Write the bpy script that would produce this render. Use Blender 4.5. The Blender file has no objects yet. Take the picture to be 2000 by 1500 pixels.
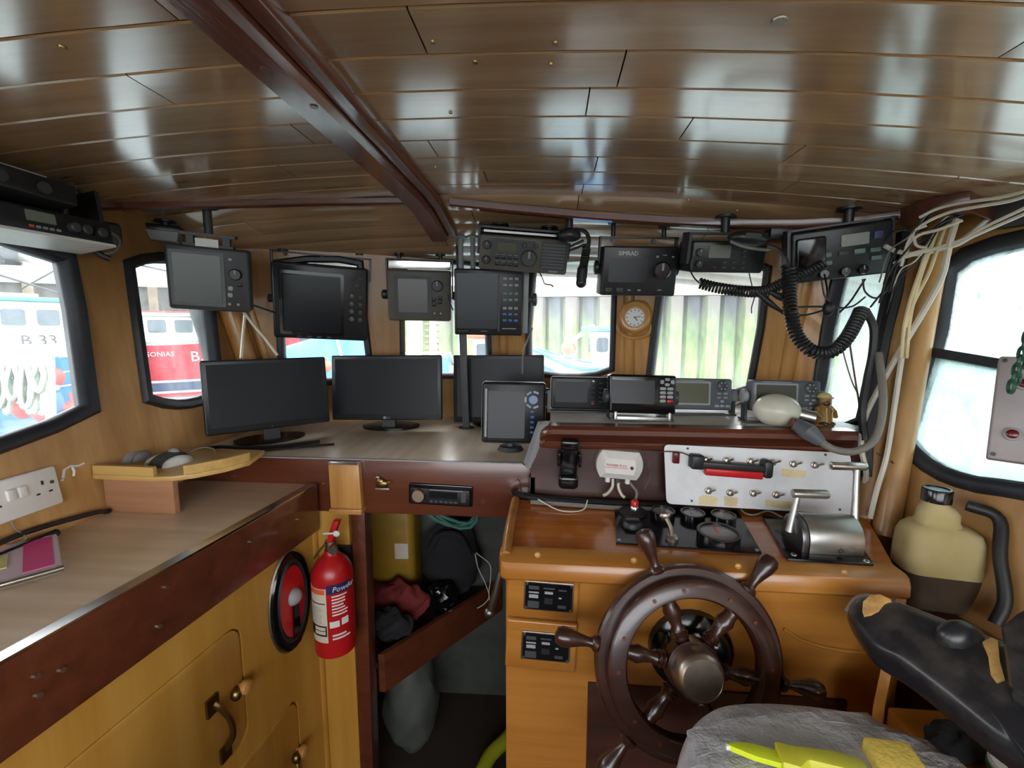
import bpy, bmesh, math, random
from mathutils import Vector, Matrix, Euler
from mathutils.geometry import tessellate_polygon
random.seed(7)
SC = bpy.context.scene
COL = SC.collection
R = math.radians
# ------------------------------------------------------------------ camera, world, exposure
FPX = 870.0
YAW, PIT, EYE = R(5), R(-7), Vector((0, 0, 1.55))
cd = bpy.data.cameras.new('camera'); cam = bpy.data.objects.new('camera', cd); COL.objects.link(cam)
cd.sensor_width = 36; cd.lens = 36 * FPX / 2000; cd.clip_start = .02; cd.clip_end = 400
cam.location = EYE; cam.rotation_euler = (R(90) + PIT, 0, YAW)
SC.camera = cam
SC.view_settings.view_transform = 'Standard'; SC.view_settings.look = 'None'
SC.view_settings.gamma = 1; SC.view_settings.use_curve_mapping = False
SC.view_settings.exposure = 2.95
SC.cycles.use_denoising = True
SC.cycles.max_bounces = 10; SC.cycles.diffuse_bounces = 6; SC.cycles.transparent_max_bounces = 16
SC.cycles.caustics_reflective = False; SC.cycles.caustics_refractive = False
SC.cycles.sample_clamp_indirect = 6
W = bpy.data.worlds.new('overcast_sky'); SC.world = W; W.use_nodes = True
wn = W.node_tree.nodes; wl = W.node_tree.links
bg = wn['Background']; tc = wn.new('ShaderNodeTexCoord'); nz = wn.new('ShaderNodeTexNoise'); rp = wn.new('ShaderNodeValToRGB')
nz.inputs['Scale'].default_value = 1.6; nz.inputs['Detail'].default_value = 4
rp.color_ramp.elements[0].position = .3; rp.color_ramp.elements[0].color = (.80, .86, .93, 1)
rp.color_ramp.elements[1].position = .7; rp.color_ramp.elements[1].color = (1, 1, 1, 1)
wl.new(tc.outputs['Generated'], nz.inputs['Vector']); wl.new(nz.outputs['Fac'], rp.inputs['Fac'])
wl.new(rp.outputs['Color'], bg.inputs['Color']); bg.inputs['Strength'].default_value = 1.0

# ------------------------------------------------------------------ helpers: layout
FW = Vector((-math.sin(YAW) * math.cos(PIT), math.cos(YAW) * math.cos(PIT), math.sin(PIT)))
RT = Vector((math.cos(YAW), math.sin(YAW), 0)); UP = RT.cross(FW)
def ray(u, v): return FW + RT * ((u - 1000) / FPX) - UP * ((v - 750) / FPX)
def at(u, v, d): return EYE + ray(u, v) * d
def aty(u, v, y): r = ray(u, v); return EYE + r * (y / r.y)
def atz(u, v, z): r = ray(u, v); return EYE + r * ((z - EYE.z) / r.z)
def on(u, v, pl):
    p0, n = pl; r = ray(u, v); return EYE + r * ((p0 - EYE).dot(n) / r.dot(n))
def V(*a): return Vector(a)
def lin(c):
    return tuple(((x / 255) / 12.92 if x / 255 <= .04045 else ((x / 255 + .055) / 1.055) ** 2.4) for x in c)
def catmull(P, n=8):
    P = [Vector(p) for p in P]; Q = [P[0] * 2 - P[1]] + P + [P[-1] * 2 - P[-2]]; out = []
    for i in range(1, len(Q) - 2):
        a, b, c, d = Q[i - 1:i + 3]
        for j in range(n):
            t = j / n
            out.append(.5 * ((2 * b) + (c - a) * t + (2 * a - 5 * b + 4 * c - d) * t * t + (3 * b - a - 3 * c + d) * t ** 3))
    out.append(P[-1]); return out

# ------------------------------------------------------------------ helpers: mesh
class B:
    def __init__(s, k=1.0): s.v = []; s.f = []; s.k = k
    def add(s, vs, fs):
        o = len(s.v); s.v += [Vector(p) for p in vs]; s.f += [[i + o for i in f] for f in fs]; return s
    def box(s, x0, x1, y0, y1, z0, z1):
        return s.add([(x0, y0, z0), (x1, y0, z0), (x1, y1, z0), (x0, y1, z0), (x0, y0, z1), (x1, y0, z1), (x1, y1, z1), (x0, y1, z1)],
                     [(0, 3, 2, 1), (4, 5, 6, 7), (0, 1, 5, 4), (1, 2, 6, 5), (2, 3, 7, 6), (3, 0, 4, 7)])
    def hexa(s, b, t):
        return s.add(list(b) + list(t), [(0, 3, 2, 1), (4, 5, 6, 7), (0, 1, 5, 4), (1, 2, 6, 5), (2, 3, 7, 6), (3, 0, 4, 7)])
    def loft(s, rings, caps=True, close=True):
        n = len(rings[0]); o = len(s.v); fs = []
        for r in rings: s.v += [Vector(p) for p in r]
        for i in range(len(rings) - 1):
            for j in range(n if close else n - 1):
                a, b = o + i * n + j, o + i * n + (j + 1) % n
                fs.append((a, b, b + n, a + n))
        if caps and close: fs.append(tuple(range(o + n - 1, o - 1, -1))); fs.append(tuple(o + (len(rings) - 1) * n + j for j in range(n)))
        s.f += [list(f) for f in fs]; return s
    def rr(s, cx, cz, w, h, r, n=4):
        r = min(r, w / 2 - 1e-6, h / 2 - 1e-6); P = []
        for (sx, sz, a0) in ((1, -1, -90), (1, 1, 0), (-1, 1, 90), (-1, -1, 180)):
            for i in range(n + 1):
                a = R(a0 + 90 * i / n); P.append((cx + sx * (w / 2 - r) + r * math.cos(a), cz + sz * (h / 2 - r) + r * math.sin(a)))
        return P
    def rbox(s, cx, cz, w, h, y0, y1, r=3, c=0, n=4, back=0):
        rings = []
        def ring(y, i): return [(x, y, z) for x, z in s.rr(cx, cz, w - 2 * i, h - 2 * i, max(r - i, .001 * w), n)]
        if c: rings += [ring(y0, c), ring(y0 + c * .35, c * .35), ring(y0 + c, 0)]
        else: rings.append(ring(y0, 0))
        if back: rings += [ring(y1 - back, 0), ring(y1, back)]
        else: rings.append(ring(y1, 0))
        return s.loft(rings)
    def prism(s, P, y0, y1):
        return s.loft([[(x, y0, z) for x, z in P], [(x, y1, z) for x, z in P]])
    def ring3(s, c, ax, r, n, ref=None):
        ax = Vector(ax).normalized(); ref = Vector(ref) if ref else (Vector((0, 0, 1)) if abs(ax.z) < .9 else Vector((1, 0, 0)))
        a = ax.cross(ref).normalized(); b = ax.cross(a)
        return [Vector(c) + a * (r * math.cos(2 * math.pi * i / n)) + b * (r * math.sin(2 * math.pi * i / n)) for i in range(n)]
    def cyl(s, p0, p1, r0, r1=None, n=16):
        p0, p1 = Vector(p0), Vector(p1); ax = p1 - p0
        return s.loft([s.ring3(p0, ax, r0, n), s.ring3(p1, ax, r0 if r1 is None else r1, n)])
    def lathe(s, prof, o=(0, 0, 0), ax=(0, 0, 1), n=20, caps=True):
        o = Vector(o); ax = Vector(ax).normalized()
        return s.loft([s.ring3(o + ax * h, ax, max(r, 1e-5), n) for r, h in prof], caps)
    def tube(s, P, r, n=6, sm=0):
        P = catmull(P, sm) if sm else [Vector(p) for p in P]
        rings = []; ref = None
        for i, p in enumerate(P):
            t = (P[min(i + 1, len(P) - 1)] - P[max(i - 1, 0)])
            if t.length < 1e-9: t = Vector((0, 0, 1))
            t.normalize()
            if ref is None: ref = t.orthogonal().normalized()
            ref = (ref - t * ref.dot(t)).normalized(); b = t.cross(ref)
            rr = r[i] if isinstance(r, (list, tuple)) else r
            rings.append([p + ref * (rr * math.cos(2 * math.pi * j / n)) + b * (rr * math.sin(2 * math.pi * j / n)) for j in range(n)])
        return s.loft(rings)
    def coil(s, P, R0, r, turns, n=5, seg=10):
        P = catmull(P, 12); ln = [0]
        for a, b in zip(P, P[1:]): ln.append(ln[-1] + (b - a).length)
        N = int(turns * seg); H = []; ref = (P[1] - P[0]).orthogonal().normalized(); k = 0
        for i in range(N + 1):
            q = ln[-1] * i / N
            while k < len(P) - 2 and ln[k + 1] < q: k += 1
            t = (P[k + 1] - P[k]).normalized(); p = P[k] + t * (q - ln[k])
            ref = (ref - t * ref.dot(t)).normalized(); b = t.cross(ref); a = 2 * math.pi * i / seg
            H.append(p + ref * (R0 * math.cos(a)) + b * (R0 * math.sin(a)))
        return s.tube(H, r, n)
    def ball(s, c, r, n=12, m=8, z0=-1.0):
        c = Vector(c); r = r if isinstance(r, (tuple, list)) else (r, r, r); rings = []
        a0 = math.asin(max(-1, z0))
        for i in range(m + 1):
            a = a0 + (math.pi / 2 - a0) * i / m; q = max(math.cos(a), 1e-4)
            rings.append([c + Vector((r[0] * q * math.cos(2 * math.pi * j / n), r[1] * q * math.sin(2 * math.pi * j / n), r[2] * math.sin(a))) for j in range(n)])
        return s.loft(rings)
    def xf(s, M):
        s.v = [M @ p for p in s.v]; return s
    def crumple(s, a, f=9., o=0.):
        out = []
        for p in s.v:
            q = p * (f * 2.2) + Vector((o, o * 2, o * 3)); d = Vector((0, 0, 0))
            for g, w in ((1., .55), (2.3, .3), (4.7, .15)): d += Vector((math.sin(q.y * g + 1.7 * math.sin(q.z * g + o)), math.sin(q.z * g + 1.9 * math.sin(q.x * g + 2)), math.sin(q.x * g + 1.6 * math.sin(q.y * g + 4)))) * w
            out.append(p + d * (a * .5))
        s.v = out; return s
    def jig(s, a):
        s.v = [p + Vector((random.uniform(-a, a), random.uniform(-a, a), random.uniform(-a, a))) for p in s.v]; return s
    def obj(s, name, mat, par=None, bev=0, sub=0, ang=38):
        me = bpy.data.meshes.new(name); me.from_pydata([p * s.k for p in s.v], [], s.f)
        bm = bmesh.new(); bm.from_mesh(me); bmesh.ops.recalc_face_normals(bm, faces=bm.faces)
        if bev: bmesh.ops.bevel(bm, geom=[e for e in bm.edges if e.is_manifold and e.calc_face_angle(0) > R(40)], offset=bev, segments=2, profile=.6, affect='EDGES', clamp_overlap=True)
        bm.to_mesh(me); bm.free()
        me.polygons.foreach_set('use_smooth', [True] * len(me.polygons)); me.set_sharp_from_angle(angle=R(ang))
        o = bpy.data.objects.new(name, me); COL.objects.link(o); me.materials.append(mat); o.parent = par
        if sub: md = o.modifiers.new('sub', 'SUBSURF'); md.levels = md.render_levels = sub
        return o
def tag(o, label, cat, group=None):
    o['label'] = label; o['category'] = cat
    if group: o['group'] = group
    return o
def struct(o): o['kind'] = 'structure'; return o
def thing(name, label, cat, M=None, group=None):
    o = bpy.data.objects.new(name, None); COL.objects.link(o); o.empty_display_size = .03
    if M is not None: o.matrix_world = M
    return tag(o, label, cat, group)
def orient(yaw=0, pitch=0, roll=0): return Matrix.Rotation(R(yaw), 4, 'Z') @ Matrix.Rotation(R(pitch), 4, 'X') @ Matrix.Rotation(R(roll), 4, 'Y')
def dev(name, label, cat, u, v, d, yaw=0, pitch=0, roll=0, group=None):
    o = thing(name, label, cat, Matrix.Translation(at(u, v, d)) @ orient(yaw, pitch, roll), group)
    return o, d / FPX
def text(body, size, mat, par, loc, name='lettering', ext=.0004, align='CENTER', rot=None, shear=0):
    c = bpy.data.curves.new('t', 'FONT'); c.body = body; c.size = size; c.extrude = ext; c.align_x = align; c.align_y = 'CENTER'; c.shear = shear
    c.resolution_u = 2
    o = bpy.data.objects.new('t', c); COL.objects.link(o); dg = bpy.context.evaluated_depsgraph_get()
    me = bpy.data.meshes.new_from_object(o.evaluated_get(dg)); bpy.data.objects.remove(o); bpy.data.curves.remove(c)
    q = bpy.data.objects.new(name, me); COL.objects.link(q); me.materials.clear(); me.materials.append(mat); q.parent = par
    q.matrix_local = Matrix.Translation(loc) @ (rot if rot is not None else Matrix.Identity(4)) @ Matrix.Rotation(R(90), 4, 'X'); return q
def copy_tree(o, parent=None):
    c = o.copy(); COL.objects.link(c); c.parent = parent
    for ch in list(o.children): copy_tree(ch, c)
    return c
def lookM(p, x, z):
    """matrix with local x along x, local z near z, at p"""
    x = Vector(x).normalized(); z = Vector(z); y = z.cross(x).normalized(); z = x.cross(y)
    M = Matrix((x, y, z)).transposed().to_4x4(); M.translation = p; return M

# ------------------------------------------------------------------ materials
def _base(name, rough=.5, metal=0., coat=0., spec=.5):
    m = bpy.data.materials.new(name); m.use_nodes = True; n = m.node_tree.nodes; p = n['Principled BSDF']
    p.inputs['Roughness'].default_value = rough; p.inputs['Metallic'].default_value = metal
    p.inputs['Coat Weight'].default_value = coat; p.inputs['Coat Roughness'].default_value = .12; p.inputs['Specular IOR Level'].default_value = spec
    return m, n, m.node_tree.links, p
def _tex(n, l, scale, kind='Noise', detail=5, rough=.55, co='Object'):
    t = n.new('ShaderNodeTexCoord'); mp = n.new('ShaderNodeMapping'); mp.inputs['Scale'].default_value = scale
    q = n.new('ShaderNodeTexNoise'); q.inputs['Scale'].default_value = 1; q.inputs['Detail'].default_value = detail; q.inputs['Roughness'].default_value = rough
    l.new(t.outputs[co], mp.inputs['Vector']); l.new(mp.outputs['Vector'], q.inputs['Vector']); return q
def _ramp(n, l, fac, stops):
    r = n.new('ShaderNodeValToRGB'); e = r.color_ramp.elements
    while len(e) < len(stops): e.new(.5)
    for i, (p, c) in enumerate(stops): e[i].position = p; e[i].color = (*c, 1)
    l.new(fac, r.inputs['Fac']); return r
def _mix(n, l, fac, a, b, mode='MIX'):
    x = n.new('ShaderNodeMix'); x.data_type = 'RGBA'; x.blend_type = mode
    for s, val in ((0, fac), (6, a), (7, b)):
        if hasattr(val, 'links') or hasattr(val, 'is_linked'): l.new(val, x.inputs[s])
        else: x.inputs[s].default_value = val if s == 0 else (*val, 1)
    return x.outputs[2]
def _bump(n, l, h, p, s=.2, dist=.002):
    b = n.new('ShaderNodeBump'); b.inputs['Strength'].default_value = s; b.inputs['Distance'].default_value = dist
    l.new(h, b.inputs['Height']); l.new(b.outputs['Normal'], p.inputs['Normal'])
def plain(name, c, rough=.45, metal=0., var=.12, scale=18, coat=0., bump=0., dirt=None, da=.35, spec=.5, bd=.002):
    m, n, l, p = _base(name, rough, metal, coat, spec); c = lin(c)
    q = _tex(n, l, (scale,) * 3); lo = tuple(x * (1 - var) for x in c); hi = tuple(min(1, x * (1 + var)) for x in c)
    col = _ramp(n, l, q.outputs['Fac'], [(.3, lo), (.7, hi)]).outputs['Color']
    if dirt:
        d = _tex(n, l, (scale * .35,) * 3, detail=8, rough=.7); f = _ramp(n, l, d.outputs['Fac'], [(.48, (0, 0, 0)), (.72, (da,) * 3)])
        col = _mix(n, l, f.outputs['Color'], col, lin(dirt))
    l.new(col, p.inputs['Base Color'])
    if bump: _bump(n, l, q.outputs['Fac'], p, bump, bd)
    return m
def wood(name, c1, c2, axis='x', sc=1., rough=.35, coat=.4, blotch=.35, rnd=0., bump=.12, c3=None, spec=.5, crough=.12):
    m, n, l, p = _base(name, rough, 0, coat, spec); p.inputs['Coat Roughness'].default_value = crough
    s = {'x': (2.2, 38, 38), 'y': (38, 2.2, 38), 'z': (38, 38, 2.2)}[axis]; q = _tex(n, l, tuple(a * sc for a in s), detail=7, rough=.62)
    col = _ramp(n, l, q.outputs['Fac'], [(.32, lin(c1)), (.68, lin(c2))]).outputs['Color']
    b = _tex(n, l, (4.5 * sc, 4.5 * sc, 2.5 * sc), detail=4); f = _ramp(n, l, b.outputs['Fac'], [(.35, (0, 0, 0)), (.7, (blotch,) * 3)])
    col = _mix(n, l, f.outputs['Color'], col, lin(c3 or tuple(x * .72 for x in c1)))
    if rnd:
        oi = n.new('ShaderNodeObjectInfo'); mr = n.new('ShaderNodeMapRange'); mr.inputs['To Min'].default_value = 1 - rnd; mr.inputs['To Max'].default_value = 1 + rnd
        hs = n.new('ShaderNodeHueSaturation'); l.new(oi.outputs['Random'], mr.inputs['Value']); l.new(mr.outputs['Result'], hs.inputs['Value']); l.new(col, hs.inputs['Color']); col = hs.outputs['Color']
    l.new(col, p.inputs['Base Color']); _bump(n, l, q.outputs['Fac'], p, bump, .0012); return m
def glass(name, dirt=.1, tint=(1, 1, 1), streak=(9, 9, 1.5), frost=0.):
    m = bpy.data.materials.new(name); m.use_nodes = True; n = m.node_tree.nodes; l = m.node_tree.links; n.remove(n['Principled BSDF']); out = n['Material Output']
    tr = n.new('ShaderNodeBsdfTransparent'); tr.inputs['Color'].default_value = (*tint, 1)
    gl = n.new('ShaderNodeBsdfGlossy'); gl.inputs['Roughness'].default_value = .03; fr = n.new('ShaderNodeFresnel'); fr.inputs['IOR'].default_value = 1.3
    mx = n.new('ShaderNodeMixShader'); l.new(fr.outputs['Fac'], mx.inputs[0]); l.new(tr.outputs[0], mx.inputs[1]); l.new(gl.outputs[0], mx.inputs[2])
    tl = n.new('ShaderNodeBsdfTranslucent'); tl.inputs['Color'].default_value = (.8, .86, .86, 1)
    q = _tex(n, l, streak, detail=9, rough=.72); f = _ramp(n, l, q.outputs['Fac'], [(.38, (dirt * .35,) * 3), (.72, (dirt * 2.0,) * 3)])
    mx2 = n.new('ShaderNodeMixShader'); l.new(f.outputs['Color'], mx2.inputs[0]); l.new(mx.outputs[0], mx2.inputs[1]); l.new(tl.outputs[0], mx2.inputs[2])
    l.new(mx2.outputs[0], out.inputs['Surface']); return m
m = {}
m['ceil'] = wood('varnished_ceiling_plank', (172, 134, 98), (200, 166, 130), 'x', .7, .2, 1.0, .25, rnd=.12, bump=.03, c3=(148, 110, 74), crough=.14, spec=1.0); m['ceil'].node_tree.nodes['Principled BSDF'].inputs['Coat IOR'].default_value = 1.8
m['ceilback'] = plain('ceiling_backing', (70, 46, 28), .6)
m['beam'] = wood('red_varnished_beam', (104, 52, 34), (140, 80, 56), 'y', 1.2, .22, .9, .5, bump=.9)
m['redtrim'] = wood('red_brown_trim', (84, 40, 26), (120, 62, 42), 'x', 1, .3, .5, .4)
m['wall'] = wood('varnished_ply_wall', (172, 126, 72), (206, 164, 106), 'z', .55, .42, .2, .85, c3=(132, 88, 46))
m['post'] = wood('varnished_post', (172, 118, 58), (212, 160, 90), 'z', .7, .35, .35, .4)
m['yellow'] = wood('yellow_varnished_ply', (178, 128, 46), (204, 160, 78), 'z', .35, .42, .25, .4, c3=(158, 108, 38))
m['console'] = wood('orange_varnished_wood', (164, 104, 38), (194, 136, 62), 'x', .5, .3, .4, .5, c3=(138, 80, 26))
m['consoletop'] = wood('worn_orange_top', (164, 84, 24), (202, 124, 46), 'x', .8, .22, .8, .55, c3=(120, 58, 20))
m['mahog'] = wood('dark_mahogany', (80, 38, 24), (108, 56, 36), 'x', .8, .28, .5, .4)
m['mahogy'] = wood('dark_mahogany_lengthwise', (84, 42, 26), (112, 60, 40), 'y', .8, .28, .5, .4)
m['riser'] = wood('deep_mahogany', (52, 24, 16), (78, 38, 26), 'x', .8, .4, .15, .4)
m['laminate'] = wood('pale_oak_laminate', (204, 178, 146), (228, 208, 182), 'x', .6, .33, .15, .25, c3=(186, 158, 124))
m['laminate_d'] = wood('pale_oak_desk', (204, 184, 156), (230, 216, 196), 'y', .6, .30, .2, .25, c3=(180, 156, 128))
m['pine'] = wood('pine_lip', (196, 156, 84), (220, 184, 114), 'x', .8, .4, .2, .2)
m['pinkwood'] = wood('pinkish_wood_panel', (158, 112, 80), (184, 140, 106), 'x', .8, .45, .1, .25)
m['wheel'] = wood('dark_varnished_wheel', (42, 22, 17), (66, 36, 27), 'x', 1, .3, .4, .4)
m['darkwood'] = wood('dark_bulkhead', (40, 24, 16), (60, 38, 26), 'z', .8, .5, 0, .4)
m['rubber'] = plain('black_window_rubber', (30, 32, 38), .5, dirt=(80, 82, 86), da=.25)
m['black'] = plain('black_plastic', (26, 27, 30), .42, dirt=(70, 70, 70), da=.2)
m['blackg'] = plain('gloss_black', (14, 15, 18), .15)
m['screen'] = plain('dark_screen', (22, 26, 30), .22, var=.05, spec=.2)
m['screenm'] = plain('matt_dark_screen', (30, 34, 38), .35, var=.05, spec=.2)
m['lcd'] = plain('grey_green_display', (86, 88, 66), .25, var=.06)
m['lcdg'] = plain('pale_display', (120, 126, 112), .3, var=.06)
m['grey'] = plain('mid_grey_plastic', (92, 96, 100), .5, dirt=(60, 60, 60), da=.2)
m['greyd'] = plain('dark_grey_plastic', (62, 64, 66), .5, dirt=(40, 40, 40), da=.2)
m['greyl'] = plain('light_grey_plastic', (150, 154, 156), .45)
m['rgrey'] = plain('warm_grey_radio', (96, 92, 84), .5, dirt=(60, 56, 50), da=.2)
m['white'] = plain('white_plastic', (226, 226, 222), .4, var=.05, dirt=(180, 170, 150), da=.2)
m['whitep'] = plain('white_painted_panel', (222, 224, 226), .38, var=.04, dirt=(150, 140, 125), da=.22)
m['red'] = plain('red_enamel', (176, 24, 30), .3, var=.1)
m['redp'] = plain('red_plastic', (190, 30, 34), .3)
m['dred'] = plain('dark_red_lens', (96, 18, 20), .2)
m['navy'] = plain('navy_print', (34, 40, 92), .4)
m['paper'] = plain('cream_label_paper', (206, 200, 182), .6, var=.06)
m['tape'] = plain('yellowed_tape_label', (224, 206, 162), .6, dirt=(150, 124, 84), da=.5)
m['orange'] = plain('orange_print', (214, 96, 56), .5)
m['ink'] = plain('dark_ink', (40, 38, 36), .6)
m['chrome'] = plain('bright_metal', (200, 200, 198), .2, 1)
m['alu'] = plain('cast_aluminium', (176, 176, 172), .36, 1, var=.12, bump=.15, dirt=(110, 106, 98), da=.4)
m['steel'] = plain('grey_steel', (120, 122, 124), .35, 1, dirt=(80, 70, 60), da=.4)
m['brass'] = plain('old_brass', (140, 116, 72), .35, 1, dirt=(70, 60, 46), da=.5)
m['nickel'] = plain('tarnished_nickel', (176, 164, 150), .38, 1, dirt=(90, 78, 66), da=.5)
m['cw'] = plain('white_cable', (206, 200, 184), .5, var=.06)
m['cg'] = plain('grey_cable', (120, 116, 108), .5)
m['ck'] = plain('black_cable', (24, 24, 26), .5)
m['cb'] = plain('brown_cable', (84, 56, 50), .5)
m['cy'] = plain('lime_hose', (172, 176, 40), .5)
m['cgr'] = plain('green_rope', (70, 120, 108), .7, bump=.5, scale=120)
m['vinyl'] = plain('black_vinyl', (36, 37, 41), .3, dirt=(110, 102, 92), da=.55, bump=.1)
m['foam'] = plain('torn_yellow_foam', (206, 164, 96), .9, var=.2, scale=60, bump=.6, dirt=(150, 84, 40), da=.6)
m['duct'] = plain('silver_duct_tape', (182, 184, 188), .36, 0, var=.14, scale=30, bump=1.0, bd=.012, dirt=(120, 122, 126), da=.5)
m['lime'] = plain('lime_plastic', (206, 220, 40), .4, var=.05)
m['lime2'] = plain('olive_lime_handle', (196, 194, 52), .45, var=.08)
m['sponge'] = plain('yellow_sponge', (226, 198, 92), .9, bump=.6, scale=140)
m['pink'] = plain('pink_cover', (224, 70, 146), .5, var=.05)
m['pinkl'] = plain('lilac_cover', (222, 204, 226), .5, var=.05)
m['blueb'] = plain('blue_key', (58, 96, 150), .3)
m['greenb'] = plain('grey_green_key', (104, 128, 120), .4)
m['oil'] = plain('dark_oil', (72, 58, 44), .3)
m['bulb'] = plain('frosted_bulb', (206, 206, 188), .25, var=.06)
m['skin'] = plain('figurine_tan', (150, 112, 62), .5, dirt=(70, 48, 30), da=.6)
m['cream'] = plain('figurine_cream', (206, 190, 130), .5)
m['cloth'] = plain('dark_cloth', (26, 26, 30), .9, bump=.5, scale=40)
m['redc'] = plain('dull_red_cloth', (110, 34, 34), .9, bump=.5, scale=40)
m['jerry'] = plain('yellow_jerrycan', (150, 116, 32), .5, dirt=(100, 76, 20), da=.5)
m['floor'] = plain('worn_dark_floor', (52, 44, 38), .7, bump=.3)
m['hullin'] = plain('grey_painted_hull_side', (74, 78, 73), .7, dirt=(48, 48, 45), da=.5)
m['mint'] = plain('green_chain_paint', (36, 84, 66), .45)
def jugmat():
    mt, n, l, p = _base('translucent_jug', .4); q = _tex(n, l, (14,) * 3)
    col = _ramp(n, l, q.outputs['Fac'], [(.3, lin((196, 178, 120))), (.7, lin((214, 198, 150)))]); l.new(col.outputs['Color'], p.inputs['Base Color'])
    p.inputs['Transmission Weight'].default_value = .25; p.inputs['IOR'].default_value = 1.1; p.inputs['Subsurface Weight'].default_value = .2; p.inputs['Subsurface Radius'].default_value = (.02, .015, .008); return mt
m['jug'] = jugmat()
m['pane'] = glass('clear_pane', .06); m['pane_d'] = glass('rain_streaked_pane', .10, streak=(16, 16, 2.0)); m['pane_w'] = glass('weathered_pane', .34, (.9, .97, .97), (22, 22, 5)); m['pane_f'] = glass('crazed_white_pane', .62, (1, 1, 1), (26, 26, 26))
# ================================================================== THE ROOM
LWP = (V(-1.096, 0, 1.1), V(1, 0, .146)); RWP = (V(1.03, 1.25, 1.88), V(1, .25, -.29))
def lw(y, z): return V(-1.096 - (z - 1.1) * .146, y, z)
def rw(y, z): return V(1.03 + (z - 1.88) * .29 - (y - 1.25) * .25, y, z)
def zc(x, y): return 1.925 - .055 * (x + .32) ** 2 - .2 * max(0, y - 1.29)
def onceil(u, v, dz=0):
    r = ray(u, v); d = .2
    while d < 3 and EYE.z + r.z * d < zc(r.x * d, r.y * d) - dz: d += .002
    return EYE + r * d
def line(p, q, z): t = (z - p.z) / (q.z - p.z); return p.lerp(q, t)
EA = (lw(1.58, 1.2), lw(1.60, 1.9)); EB = (aty(985, 690, 1.93), aty(1000, 540, 1.87)); EC = (aty(1230, 735, 1.78), aty(1247, 560, 1.72))
ED = (aty(1535, 750, 1.49), aty(1567, 570, 1.42)); EE = (rw(1.14, 1.07), rw(1.32, 1.88))
def vplane(p, q, t):
    d = (q - p); n = V(d.y, -d.x, 0).normalized(); n = n if n.y < 0 else -n; return (p, V(n.x, n.y, t))
def xline(P, Q):
    out = []
    for z in (0.0, 1.97):
        (p, n), (q, k) = P, Q; a = n.dot(p) - n.z * z; b = k.dot(q) - k.z * z; det = n.x * k.y - n.y * k.x; out.append(V((a * k.y - b * n.y) / det, (n.x * b - k.x * a) / det, z))
    return tuple(out)
_K = [lw(1.60, 1.40), EB[0], EC[0], ED[0], rw(1.22, 1.40)]
for _p in _K: _p.z = 1.40
_PL = [LWP] + [vplane(_K[i], _K[i + 1], t) for i, t in enumerate((-.12, -.14, -.14))]
EA, EB, EC = [xline(_PL[i], _PL[i + 1]) for i in range(3)]; ED = (on(1537, 750, _PL[3]), on(1569, 570, _PL[3]))
EDG = [EA, EB, EC, ED, EE]
def patch_pt(s, z): return line(*ED, z).lerp(line(*EE, z), s)
def onpatch(u, v):
    """where the sight line meets the twisted corner facet"""
    r = ray(u, v); s, z, d = .5, 1.5, 1.2
    for _ in range(12):
        f = patch_pt(s, z) - (EYE + r * d); a = (patch_pt(s + 1e-4, z) - patch_pt(s, z)) / 1e-4; b = (patch_pt(s, z + 1e-4) - patch_pt(s, z)) / 1e-4
        k = Matrix((a, b, -r)).transposed().inverted() @ f; s -= k.x; z -= k.y; d -= k.z
    return patch_pt(s, z)
def panel(name, outer, holes, off, mat, par=None):
    """flat panel with openings; off = thickness vector"""
    loops = [outer] + holes; tris = tessellate_polygon(loops); P = [p for lp in loops for p in lp]; n = len(P)
    b = B(); fs = [tuple(t) for t in tris] + [tuple(i + n for i in reversed(t)) for t in tris]; o = 0
    for lp in loops:
        k = len(lp); fs += [(o + i, o + (i + 1) % k, o + (i + 1) % k + n, o + i + n) for i in range(k)]; o += k
    b.add(P + [p + off for p in P], fs); return b.obj(name, mat, par, ang=30)
def offset(P, n, w):
    n = n.normalized(); c = sum(P, V(0, 0, 0)) / len(P); out = []; k = len(P)
    sgn = 1 if sum(((P[i] - c).cross(P[(i + 1) % k] - c)).dot(n) for i in range(k)) > 0 else -1
    for i in range(k):
        a = (P[i] - P[i - 1]).normalized(); b = (P[(i + 1) % k] - P[i]).normalized(); na = a.cross(n) * sgn; nb = b.cross(n) * sgn
        h = (na + nb).normalized(); out.append(P[i] + h * (w / max(.5, h.dot(na))))
    return out
def window(name, P, n_in, w, pane, par_mats=('rubber',), dep=.03):
    """P glass outline on the wall plane, n_in unit normal towards the room"""
    n = n_in.normalized(); O = offset(P, n, w); O2 = offset(P, n, w * .75)
    Q = [[P[i] - n * dep, P[i] + n * .006, P[i].lerp(O[i], .25) + n * .014, O2[i] + n * .014, O[i] + n * .004, O[i] - n * dep * .4] for i in range(len(P))]
    b = B(); k = 6; N = len(P)
    b.add([q for r in Q for q in r], [(i * k + j, ((i + 1) % N) * k + j, ((i + 1) % N) * k + (j + 1) % k, i * k + (j + 1) % k) for i in range(N) for j in range(k)])
    f = struct(b.obj(name, m['rubber'], ang=50)); P2 = offset(P, n, .006)
    g = B().loft([[p - n * .014 for p in P2], [p - n * .018 for p in P2]]).obj('pane', m[pane], f, ang=30)
    return f, offset(P, n, w * .55)
def arc(P, n=6): return catmull(P, n)
_smear = []
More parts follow.
